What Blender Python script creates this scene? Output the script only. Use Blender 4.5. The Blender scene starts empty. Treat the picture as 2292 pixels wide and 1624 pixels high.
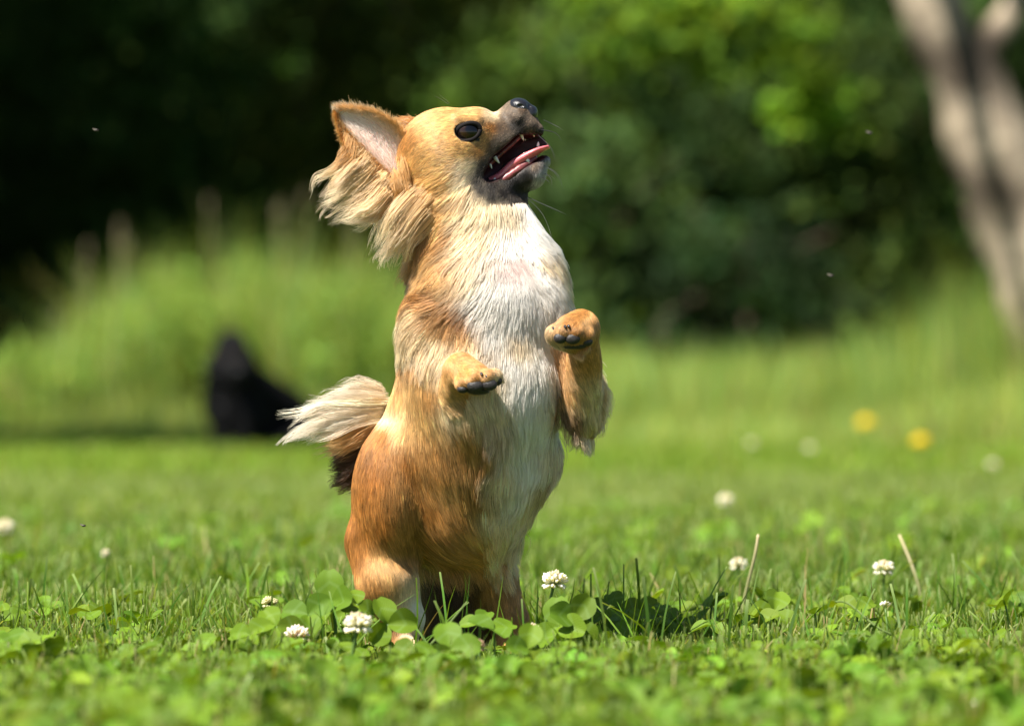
import bpy, math, random
import numpy as np
from mathutils import Vector, kdtree

rng = np.random.default_rng(7)
random.seed(7)
SC = bpy.context.scene
COL = SC.collection

# ------------------------------------------------------------------ camera, sky, sun, exposure
HC = 0.197                      # lens height above the turf
DC = 4.36                       # distance from the lens to the small dog
S = 2921.0                      # photo units per metre at the dog
cam_d = bpy.data.cameras.new('camera')
cam = bpy.data.objects.new('camera', cam_d); COL.objects.link(cam)
cam_d.sensor_width = 36; cam_d.lens = 200.0
cam_d.clip_start = 0.05; cam_d.clip_end = 400
cam.location = (0, -DC, HC)
cam.rotation_euler = (math.radians(90 + 0.3475), 0, 0)
cam_d.dof.use_dof = True
cam_d.dof.focus_distance = DC + 0.0
cam_d.dof.aperture_fstop = 8.0
SC.camera = cam

SUN_EL = math.radians(55)
TRAVEL = Vector((0.75, 0.66, 0)).normalized() * math.cos(SUN_EL) + Vector((0, 0, -math.sin(SUN_EL)))
world = bpy.data.worlds.new('World'); SC.world = world; world.use_nodes = True
wn = world.node_tree.nodes; wl = world.node_tree.links
bg = wn['Background']
sky = wn.new('ShaderNodeTexSky'); sky.sky_type = 'NISHITA'; sky.sun_disc = False
sky.sun_elevation = SUN_EL
sky.sun_rotation = math.atan2(-TRAVEL.x, -TRAVEL.y)
sky.air_density = 1.0; sky.dust_density = 0.6; sky.ozone_density = 1.0
wl.new(sky.outputs[0], bg.inputs[0]); bg.inputs[1].default_value = 0.05
sun_d = bpy.data.lights.new('sun', 'SUN'); sun_d.energy = 5.0; sun_d.angle = math.radians(0.53)
sun_d.color = (1.0, 0.95, 0.86)
sun = bpy.data.objects.new('sun', sun_d); COL.objects.link(sun)
sun.rotation_euler = TRAVEL.to_track_quat('-Z', 'Y').to_euler(); sun.location = (-5, -8, 12)
SC.view_settings.view_transform = 'Standard'; SC.view_settings.look = 'None'
SC.view_settings.gamma = 1; SC.view_settings.use_curve_mapping = False
SC.view_settings.exposure = 1.3
SC.cycles.max_bounces = 10; SC.cycles.transparent_max_bounces = 16
SC.cycles.diffuse_bounces = 4; SC.cycles.glossy_bounces = 3; SC.cycles.transmission_bounces = 8
SC.cycles.use_denoising = True
SC.cycles_curves.shape = 'RIBBONS'
try: SC.cycles_curves.subdivisions = 2
except Exception: pass

# ------------------------------------------------------------------ helpers
def tag(o, label=None, cat=None, group=None, kind=None):
    if label: o['label'] = label
    if cat: o['category'] = cat
    if group: o['group'] = group
    if kind: o['kind'] = kind
    return o

def empty(name, loc, label=None, cat=None, group=None):
    o = bpy.data.objects.new(name, None); COL.objects.link(o)
    o.location = loc; o.empty_display_size = 0.05
    bpy.context.view_layer.update()
    return tag(o, label, cat, group)

def link(name, data, mat=None, parent=None):
    o = bpy.data.objects.new(name, data); COL.objects.link(o)
    if mat is not None:
        data.materials.append(mat)
    if parent is not None:
        o.parent = parent
        off = Vector((0, 0, 0)); q = parent
        while q is not None:
            off += q.location; q = q.parent
        o.location = -off
    return o

def fast_mesh(name, V, F, cols=None, uv=None, mat=None, parent=None, smooth=True, link_it=True):
    """V (n,3), F (m,3|4); cols (n,3) point colour; uv (n,2) as point vectors"""
    V = np.asarray(V, np.float32); F = np.asarray(F, np.int32)
    me = bpy.data.meshes.new(name)
    k = F.shape[1]
    me.vertices.add(len(V)); me.vertices.foreach_set('co', V.ravel())
    me.loops.add(F.size); me.loops.foreach_set('vertex_index', F.ravel())
    me.polygons.add(len(F))
    me.polygons.foreach_set('loop_start', np.arange(0, F.size, k, dtype=np.int32))
    me.polygons.foreach_set('use_smooth', np.full(len(F), smooth))
    me.update(calc_edges=True)
    if cols is not None:
        a = me.attributes.new('col', 'FLOAT_COLOR', 'POINT')
        c = np.ones((len(V), 4), np.float32); c[:, :3] = cols
        a.data.foreach_set('color', c.ravel())
    if uv is not None:
        a = me.attributes.new('leaf_uv', 'FLOAT_VECTOR', 'POINT')
        c = np.zeros((len(V), 3), np.float32); c[:, :2] = uv
        a.data.foreach_set('vector', c.ravel())
    if not link_it:
        if mat: me.materials.append(mat)
        return me
    return link(name, me, mat, parent)

def hair(name, P, rad, cols, mat, parent=None):
    """P (n,K,3) points, rad (n,K), cols (n,K,3)"""
    n, K, _ = P.shape
    hc = bpy.data.hair_curves.new(name)
    hc.add_curves([K] * n)
    hc.attributes['position'].data.foreach_set('vector', P.astype(np.float32).ravel())
    a = hc.attributes.get('radius') or hc.attributes.new('radius', 'FLOAT', 'POINT')
    a.data.foreach_set('value', rad.astype(np.float32).ravel())
    a = hc.attributes.new('col', 'FLOAT_COLOR', 'POINT')
    c = np.ones((n, K, 4), np.float32); c[..., :3] = np.clip(cols, 0.003, 0.95)
    a.data.foreach_set('color', c.ravel())
    return link(name, hc, mat, parent)

def node_mat(name):
    m = bpy.data.materials.new(name); m.use_nodes = True
    nt = m.node_tree
    return m, nt, nt.nodes['Principled BSDF'], nt.nodes['Material Output']

def attr_mat(name, rough=0.6, trans=0.0, spec=0.3, noise=0.0, scale=40, sss=0.0, bump=0.0, coat=0.0):
    """colour from the point attribute, optional fine noise and translucency (thin leaves)"""
    m, nt, b, out = node_mat(name)
    at = nt.nodes.new('ShaderNodeAttribute'); at.attribute_name = 'col'
    src = at.outputs['Color']
    if noise > 0:
        tx = nt.nodes.new('ShaderNodeTexNoise'); tx.inputs['Scale'].default_value = scale
        tx.inputs['Detail'].default_value = 4
        tc = nt.nodes.new('ShaderNodeTexCoord'); nt.links.new(tc.outputs['Object'], tx.inputs['Vector'])
        mr = nt.nodes.new('ShaderNodeMapRange')
        mr.inputs[1].default_value = 0.3; mr.inputs[2].default_value = 0.7
        mr.inputs[3].default_value = 1 - noise; mr.inputs[4].default_value = 1 + noise
        nt.links.new(tx.outputs[0], mr.inputs[0])
        vm = nt.nodes.new('ShaderNodeVectorMath'); vm.operation = 'SCALE'
        nt.links.new(src, vm.inputs[0]); nt.links.new(mr.outputs[0], vm.inputs['Scale'])
        src = vm.outputs[0]
        if bump > 0:
            bp = nt.nodes.new('ShaderNodeBump'); bp.inputs['Strength'].default_value = bump
            bp.inputs['Distance'].default_value = 0.01
            nt.links.new(tx.outputs[0], bp.inputs['Height']); nt.links.new(bp.outputs[0], b.inputs['Normal'])
    nt.links.new(src, b.inputs['Base Color'])
    b.inputs['Roughness'].default_value = rough
    b.inputs['Specular IOR Level'].default_value = spec
    if coat: b.inputs['Coat Weight'].default_value = coat; b.inputs['Coat Roughness'].default_value = 0.05
    if sss > 0:
        b.inputs['Subsurface Weight'].default_value = sss; b.inputs['Subsurface Radius'].default_value = (0.004, 0.0015, 0.001)
        b.inputs['Subsurface Scale'].default_value = 1.0
    if trans > 0:
        tr = nt.nodes.new('ShaderNodeBsdfTranslucent'); mx = nt.nodes.new('ShaderNodeMixShader')
        g = nt.nodes.new('ShaderNodeMix'); g.data_type = 'RGBA'; g.blend_type = 'MULTIPLY'; g.inputs[0].default_value = 1
        g.inputs[7].default_value = (1.5, 1.35, 0.5, 1)
        nt.links.new(src, g.inputs[6]); nt.links.new(g.outputs[2], tr.inputs[0])
        mx.inputs[0].default_value = trans
        nt.links.new(b.outputs[0], mx.inputs[1]); nt.links.new(tr.outputs[0], mx.inputs[2])
        nt.links.new(mx.outputs[0], out.inputs[0])
    return m

def plain(name, col, rough=0.5, spec=0.5, coat=0.0, sss=0.0, noise=0.0, scale=200, bump=0.0):
    m, nt, b, out = node_mat(name)
    b.inputs['Base Color'].default_value = (*col, 1); b.inputs['Roughness'].default_value = rough
    b.inputs['Specular IOR Level'].default_value = spec
    b.inputs['Coat Weight'].default_value = coat; b.inputs['Coat Roughness'].default_value = 0.03
    if sss:
        b.inputs['Subsurface Weight'].default_value = sss; b.inputs['Subsurface Radius'].default_value = (0.004, 0.0015, 0.001)
        b.inputs['Subsurface Scale'].default_value = 1.0
    if noise or bump:
        tx = nt.nodes.new('ShaderNodeTexNoise'); tx.inputs['Scale'].default_value = scale; tx.inputs['Detail'].default_value = 5
        tc = nt.nodes.new('ShaderNodeTexCoord'); nt.links.new(tc.outputs['Object'], tx.inputs['Vector'])
        if noise:
            r = nt.nodes.new('ShaderNodeValToRGB')
            r.color_ramp.elements[0].position = 0.35; r.color_ramp.elements[1].position = 0.65
            r.color_ramp.elements[0].color = (*[c * (1 - noise) for c in col], 1)
            r.color_ramp.elements[1].color = (*[min(1, c * (1 + noise)) for c in col], 1)
            nt.links.new(tx.outputs[0], r.inputs[0]); nt.links.new(r.outputs[0], b.inputs['Base Color'])
        if bump:
            bp = nt.nodes.new('ShaderNodeBump'); bp.inputs['Strength'].default_value = bump; bp.inputs['Distance'].default_value = 0.0005
            nt.links.new(tx.outputs[0], bp.inputs['Height']); nt.links.new(bp.outputs[0], b.inputs['Normal'])
    return m

def fur_mat(name, rough=0.35, trans=0.25, sheen=0.2):
    m, nt, b, out = node_mat(name)
    nt.nodes.remove(b)
    at = nt.nodes.new('ShaderNodeAttribute'); at.attribute_name = 'col'
    h = nt.nodes.new('ShaderNodeBsdfHairPrincipled'); h.model = 'CHIANG'; h.parametrization = 'COLOR'
    nt.links.new(at.outputs['Color'], h.inputs['Color'])
    h.inputs['Roughness'].default_value = rough; h.inputs['Radial Roughness'].default_value = 0.5
    h.inputs['Random Roughness'].default_value = 0.1
    h.inputs['Coat'].default_value = 0.0
    d = nt.nodes.new('ShaderNodeBsdfDiffuse'); mx = nt.nodes.new('ShaderNodeMixShader'); mx.inputs[0].default_value = 0.55
    nt.links.new(at.outputs['Color'], d.inputs[0])
    nt.links.new(h.outputs[0], mx.inputs[1]); nt.links.new(d.outputs[0], mx.inputs[2]); nt.links.new(mx.outputs[0], out.inputs[0])
    return m

# ---- implicit surfaces: rounded cones and ellipsoids, smoothly united, then meshed with surface nets
def PW(px, py, d=0.0):
    y = d / S; f = (DC + y) / DC
    return np.array([(px - 1146.0) / S * f, y, HC + (888.6 - py) / S * f])

def PX(px, d, py): return PW(px, py, d)

class Field:
    def __init__(self, lo, hi, step):
        self.lo = np.array(lo, float); self.step = step
        self.n = np.ceil((np.array(hi) - self.lo) / step).astype(int) + 1
        self.F = np.full(self.n, 1.0, np.float32); self.fix = None
        self.R = np.zeros(self.n, np.int8); self.B = np.full(self.n, 1.0, np.float32)
    def box(self, c0, c1):
        a = np.clip(np.floor((c0 - self.lo) / self.step).astype(int), 0, self.n)
        b = np.clip(np.ceil((c1 - self.lo) / self.step).astype(int) + 1, 0, self.n)
        sl = tuple(slice(i, j) for i, j in zip(a, b))
        g = np.meshgrid(*[(np.arange(i, j) * self.step + l).astype(np.float32) for i, j, l in zip(a, b, self.lo)], indexing='ij')
        return sl, g
    def _in(self, sl, d, k, reg, sub):
        if 0 in d.shape: return
        f = self.F[sl]
        if sub:
            h = np.maximum(k - np.abs(f + d), 0) / k
            self.F[sl] = np.maximum(f, -d) + h * h * k * 0.25
            m = (-d > f - 0.0006)
            self.R[sl] = np.where(m & (d < 0.004), reg, self.R[sl])
        else:
            h = np.maximum(k - np.abs(f - d), 0) / k
            self.F[sl] = np.minimum(f, d) - h * h * k * 0.25
            b = self.B[sl]; m = d < b
            self.B[sl] = np.where(m, d, b); self.R[sl] = np.where(m, reg, self.R[sl])
    def cone(self, A, B, ra, rb, k=0.006, reg=0, sub=False, sy=1.0):
        A = np.array(A); B = np.array(B); r = max(ra, rb) * max(1, sy); pad = r + 3 * k + 0.012
        sl, (X, Y, Z) = self.box(np.minimum(A, B) - pad, np.maximum(A, B) + pad)
        ab = B - A; L2 = float(ab @ ab) + 1e-12
        t = np.clip(((X - A[0]) * ab[0] + (Y - A[1]) * ab[1] + (Z - A[2]) * ab[2]) / L2, 0, 1)
        dx = X - A[0] - t * ab[0]; dy = (Y - A[1] - t * ab[1]) / sy; dz = Z - A[2] - t * ab[2]
        d = np.sqrt(dx * dx + dy * dy + dz * dz) - (ra + (rb - ra) * t)
        self._in(sl, d.astype(np.float32), k, reg, sub)
    def ell(self, C, rad, k=0.008, reg=0, sub=False, rot=0.0):
        C = np.array(C); rad = np.array(rad); pad = rad.max() + 3 * k + 0.012
        sl, (X, Y, Z) = self.box(C - pad, C + pad)
        x = X - C[0]; y = Y - C[1]; z = Z - C[2]
        if rot:
            c, s = math.cos(rot), math.sin(rot); x, z = x * c + z * s, -x * s + z * c
        q = np.sqrt((x / rad[0]) ** 2 + (y / rad[1]) ** 2 + (z / rad[2]) ** 2)
        g = np.sqrt((x / rad[0] ** 2) ** 2 + (y / rad[1] ** 2) ** 2 + (z / rad[2] ** 2) ** 2) + 1e-9
        d = q * (q - 1) / g
        self._in(sl, d.astype(np.float32), k, reg, sub)
    def prep(self):
        self.G = np.stack(np.gradient(self.F, self.step), -1).astype(np.float32)
    def sample(self, A, p):
        q = (p - self.lo) / self.step
        q = np.clip(q, 0, self.n - 1.001); i = q.astype(int); f = (q - i)
        out = 0
        for a in (0, 1):
            for b in (0, 1):
                for c in (0, 1):
                    w = (f[:, 0] if a else 1 - f[:, 0]) * (f[:, 1] if b else 1 - f[:, 1]) * (f[:, 2] if c else 1 - f[:, 2])
                    v = A[i[:, 0] + a, i[:, 1] + b, i[:, 2] + c]
                    out = out + (v * w[:, None] if v.ndim == 2 else v * w)
        return out
    def region(self, p):
        q = np.clip(np.round((p - self.lo) / self.step).astype(int), 0, self.n - 1)
        r = self.R[q[:, 0], q[:, 1], q[:, 2]].copy()
        if self.fix is not None: r = self.fix(p, r)
        return r
    def mesh(self):
        F = self.F; s = F < 0
        n = self.n
        c = np.zeros(tuple(n - 1), np.int8)
        for a in (0, 1):
            for b in (0, 1):
                for d in (0, 1):
                    c += s[a:n[0] - 1 + a, b:n[1] - 1 + b, d:n[2] - 1 + d]
        act = (c > 0) & (c < 8)
        idx = np.full(act.shape, -1, np.int32); I = np.argwhere(act); idx[act] = np.arange(len(I))
        acc = np.zeros((len(I), 3)); cnt = np.zeros(len(I))
        corners = [(a, b, d) for a in (0, 1) for b in (0, 1) for d in (0, 1)]
        for p in corners:
            for ax in range(3):
                if p[ax] == 0:
                    q = list(p); q[ax] = 1
                    fa = F[I[:, 0] + p[0], I[:, 1] + p[1], I[:, 2] + p[2]]; fb = F[I[:, 0] + q[0], I[:, 1] + q[1], I[:, 2] + q[2]]
                    m = (fa < 0) != (fb < 0)
                    t = fa[m] / (fa[m] - fb[m]); pos = np.tile(np.array(p, float), (m.sum(), 1)); pos[:, ax] += t
                    acc[m] += pos; cnt[m] += 1
        V = (I + acc / cnt[:, None]) * self.step + self.lo
        quads = []
        for ax in range(3):
            o = [(0, 0, 0), (0, 1, 0), (0, 1, 1), (0, 0, 1)] if ax == 0 else ([(0, 0, 0), (0, 0, 1), (1, 0, 1), (1, 0, 0)] if ax == 1 else [(0, 0, 0), (1, 0, 0), (1, 1, 0), (0, 1, 0)])
            sa = [slice(1, n[j] - 1) for j in range(3)]; sb = list(sa)
            sa[ax] = slice(0, n[ax] - 1); sb[ax] = slice(1, n[ax])
            A_, B_ = s[tuple(sa)], s[tuple(sb)]
            E = np.argwhere(A_ != B_)
            if not len(E): continue
            inside = A_[tuple(E.T)]
            base = E + np.array([0 if j == ax else 1 for j in range(3)])
            q = np.stack([idx[base[:, 0] - d[0], base[:, 1] - d[1], base[:, 2] - d[2]] for d in o], 1)
            q[~inside] = q[~inside][:, ::-1]
            quads.append(q)
        return V, np.concatenate(quads)

def tube(pts, rad, seg=6, cols=None):
    """simple tapered tube as arrays"""
    pts = np.asarray(pts, float); n = len(pts); rad = np.broadcast_to(rad, n)
    T = np.gradient(pts, axis=0); T /= np.linalg.norm(T, axis=1)[:, None] + 1e-12
    up = np.array([0.31, 0.77, 0.55]); A = np.cross(T, up); A /= np.linalg.norm(A, axis=1)[:, None] + 1e-9
    Bv = np.cross(T, A)
    th = np.linspace(0, 2 * np.pi, seg, endpoint=False)
    V = pts[:, None] + rad[:, None, None] * (np.cos(th)[None, :, None] * A[:, None] + np.sin(th)[None, :, None] * Bv[:, None])
    V = V.reshape(-1, 3)
    F = [[i * seg + j, i * seg + (j + 1) % seg, (i + 1) * seg + (j + 1) % seg, (i + 1) * seg + j] for i in range(n - 1) for j in range(seg)]
    V = np.vstack([V, pts[:1], pts[-1:]]); a, b = n * seg, n * seg + 1
    F += [[a, (j + 1) % seg, j, j] for j in range(seg)]; F += [[b, (n - 1) * seg + j, (n - 1) * seg + (j + 1) % seg, (n - 1) * seg + (j + 1) % seg] for j in range(seg)]
    F = np.array(F)
    tri = np.vstack([F[:, [0, 1, 2]], F[:, [0, 2, 3]]]); tri = tri[(tri[:, 0] != tri[:, 2]) & (tri[:, 1] != tri[:, 2]) & (tri[:, 0] != tri[:, 1])]
    return V, tri

def join(parts):
    Vs, Fs, Cs, o = [], [], [], 0
    for p in parts:
        Vs.append(p[0]); Fs.append(np.asarray(p[1]) + o); o += len(p[0])
        if len(p) > 2: Cs.append(np.broadcast_to(p[2], (len(p[0]), 3)))
    return np.vstack(Vs), np.vstack(Fs), (np.vstack(Cs) if Cs else None)

def smooth_noise(p, freq, seed):
    """cheap band-limited vector noise, (n,3) in, (n,3) out"""
    r = np.random.default_rng(seed); out = np.zeros((len(p), 3))
    for j in range(3):
        for _ in range(4):
            k = r.normal(size=3) * freq; out[:, j] += np.sin(p @ k + r.uniform(0, 6.28))
    return out / 2.0

# ------------------------------------------------------------------ ground, distances
def ground_z(x, D):
    D = np.asarray(D, float)
    a = np.clip(D - 19, 0, None)
    z = 0.010 * a + 0.0035 * a ** 1.6
    b = np.clip(D - 31, 0, None)
    return z + 0.14 * b ** 1.25

def AT(px, py, D):
    """a point of the place at distance D from the lens, measured from the photograph"""
    f = 12732.0 / D
    return np.array([(px - 1146) / f, D - DC, HC + (888.6 - py) / f])

# ================================================================== DOG
u = 1.0 / S
COLS = dict(G=(0.66, 0.39, 0.145), T=(0.47, 0.23, 0.068), O=(0.36, 0.145, 0.030), C=(0.80, 0.62, 0.39), W=(0.86, 0.82, 0.76),
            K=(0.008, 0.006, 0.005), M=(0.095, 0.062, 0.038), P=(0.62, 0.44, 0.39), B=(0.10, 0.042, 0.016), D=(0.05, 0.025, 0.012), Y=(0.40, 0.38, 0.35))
# regions
TOR, HEAD, LARM, RARM, LLEG, RLEG, TAIL, MOUTH, NECK = 1, 2, 3, 4, 5, 6, 7, 8, 9
FD = Field(PW(700, 1500, -330) , PW(1400, 190, 330), 4.0 * u)
lo = FD.lo
def C_(a, b, ra, rb, reg, k=22, sub=False, sy=1.0): FD.cone(PX(*a), PX(*b), ra * u, rb * u, k * u, reg, sub, sy)
def E_(c, r, reg, k=26, sub=False, rot=0.0): FD.ell(PX(*c), np.array(r) * u, k * u, reg, sub, math.radians(rot))
# torso (radii: x, depth, height)
E_((1088, -60, 690), (150, 125, 150), TOR, 30)
E_((1080, -48, 860), (172, 148, 185), TOR, 40)
E_((1056, 22, 1010), (186, 145, 150), TOR, 40)
E_((985, 120, 1120), (152, 125, 135), TOR, 40)
E_((1035, 50, 1125), (145, 118, 118), TOR, 40)
C_((1080, 60, 1130), (1108, 62, 1232), 72, 24, TOR, 30)
C_((945, 10, 815), (908, 60, 960), 40, 56, TOR, 34)
C_((1140, -20, 490), (1190, -30, 585), 48, 58, NECK, 34)
E_((1205, -40, 655), (54, 65, 75), TOR, 40)
C_((1020, 190, 1210), (1030, 190, 1405), 88, 76, RLEG, 26)  # added mass filling the gap between the hind legs, coloured dark for shade
# neck
C_((1075, -20, 620), (1050, -10, 470), 128, 108, NECK, 40)
C_((1030, 10, 560), (985, 10, 420), 100, 92, NECK, 40)
# shoulders
E_((985, -50, 730), (78, 80, 90), TOR, 36)
E_((1205, -40, 710), (62, 75, 85), TOR, 36)
# left thigh and leg
E_((876, 60, 1110), (88, 140, 165), LLEG, 30)
C_((850, 60, 1210), (866, 25, 1300), 78, 66, LLEG, 26)
C_((866, 25, 1300), (903, 40, 1382), 66, 47, LLEG, 22)
C_((903, 40, 1382), (903, 25, 1440), 42, 30, LLEG, 16)
C_((905, 25, 1446), (915, -35, 1456), 28, 24, LLEG, 12)
# right leg
C_((1055, 130, 1150), (1092, 150, 1280), 68, 60, RLEG, 30)
C_((1092, 150, 1280), (1138, 145, 1385), 60, 45, RLEG, 22)
C_((1138, 145, 1385), (1142, 125, 1440), 41, 33, RLEG, 16)
C_((1142, 125, 1446), (1146, 65, 1456), 28, 24, RLEG, 12)
# left arm
C_((975, -60, 770), (995, -80, 945), 62, 38, LARM, 26)
C_((995, -80, 945), (1030, -215, 825), 38, 31, LARM, 14)
C_((1030, -210, 826), (1062, -245, 845), 36, 34, LARM, 10)
# right arm
C_((1235, -55, 740), (1303, -60, 925), 52, 36, RARM, 24)
C_((1303, -60, 925), (1306, -200, 742), 36, 32, RARM, 12)
C_((1302, -200, 730), (1282, -232, 742), 38, 40, RARM, 10)
# toes
L_TOES = [(1036, -255, 856), (1060, -272, 848), (1090, -274, 845), (1106, -258, 843)]
R_TOES = [(1243, -238, 744), (1262, -258, 742), (1288, -258, 744), (1312, -240, 750)]
for t in L_TOES: E_(t, (18, 22, 19), LARM, 9)
for t in R_TOES: E_(t, (18, 22, 19), RARM, 9)
# tail
TAILP = [(940, 210, 1130), (850, 200, 1080), (805, 150, 1000), (815, 110, 935), (840, 90, 900)]
for a, b, r0, r1 in zip(TAILP[:-1], TAILP[1:], (40, 34, 30, 26), (34, 30, 26, 18)): C_(a, b, r0, r1, TAIL, 10)
# head
E_((1000, -20, 338), (106, 104, 98), HEAD, 20)
E_((1012, -22, 395), (96, 92, 76), HEAD, 26)
E_((1067, -22, 298), (57, 73, 59), HEAD, 20)
C_((1060, -24, 355), (1110, -24, 318), 70, 50, HEAD, 22)
C_((1110, -24, 315), (1163, -24, 268), 48, 34, HEAD, 14)
C_((1120, -24, 285), (1152, -24, 246), 32, 24, HEAD, 10)
C_((1163, -24, 266), (1199, -24, 291), 34, 18, HEAD, 10, sy=1.25)
C_((1120, -24, 318), (1180, -24, 284), 30, 26, HEAD, 10, sy=1.35)
C_((1060, -24, 415), (1110, -24, 425), 58, 36, HEAD, 22)
C_((1110, -24, 422), (1190, -24, 388), 32, 30, HEAD, 14, sy=1.1)
C_((1190, -24, 388), (1213, -24, 360), 31, 18, HEAD, 8, sy=1.2)
C_((1110, -22, 440), (1165, -22, 440), 30, 14, HEAD, 20)
# far cheek and lip, kept when the mouth is cut open
C_((1100, 14, 385), (1160, 12, 345), 34, 40, MOUTH, 6, sy=0.28)
C_((1160, 12, 345), (1204, 6, 322), 40, 20, MOUTH, 6, sy=0.28)
# brow over the eye
C_((1026, -86, 268), (1068, -84, 270), 13, 11, HEAD, 12)

# eye socket
E_((1046, -106, 294), (28, 22, 22), MOUTH, 3, True)
# mouth opening: wedge cut from the near cheek to just short of the far one
for (ax, ay, ar), (bx, by, br) in (((1070, 407, 8), (1125, 370, 31)), ((1125, 370, 31), (1170, 336, 35)), ((1170, 336, 35), (1250, 318, 20))):
    for dd in (-150, -115, -80, -50, -33):
        C_((ax, dd, ay), (bx, dd, by), ar, br, MOUTH, 3, True)
C_((1022, -97, 321), (1068, -94, 311), 7, 6, MOUTH, 4)
FD.prep()
def fix_reg(p, r):
    f = (p[:, 1] + DC) / DC; px = 1146 + p[:, 0] / f * S; py = 888.6 - (p[:, 2] - HC) / f * S
    r[(r == NECK) & (px > 1055) & (py < 455 - (px - 1055) * 0.03)] = HEAD
    return r
FD.fix = fix_reg

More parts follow.
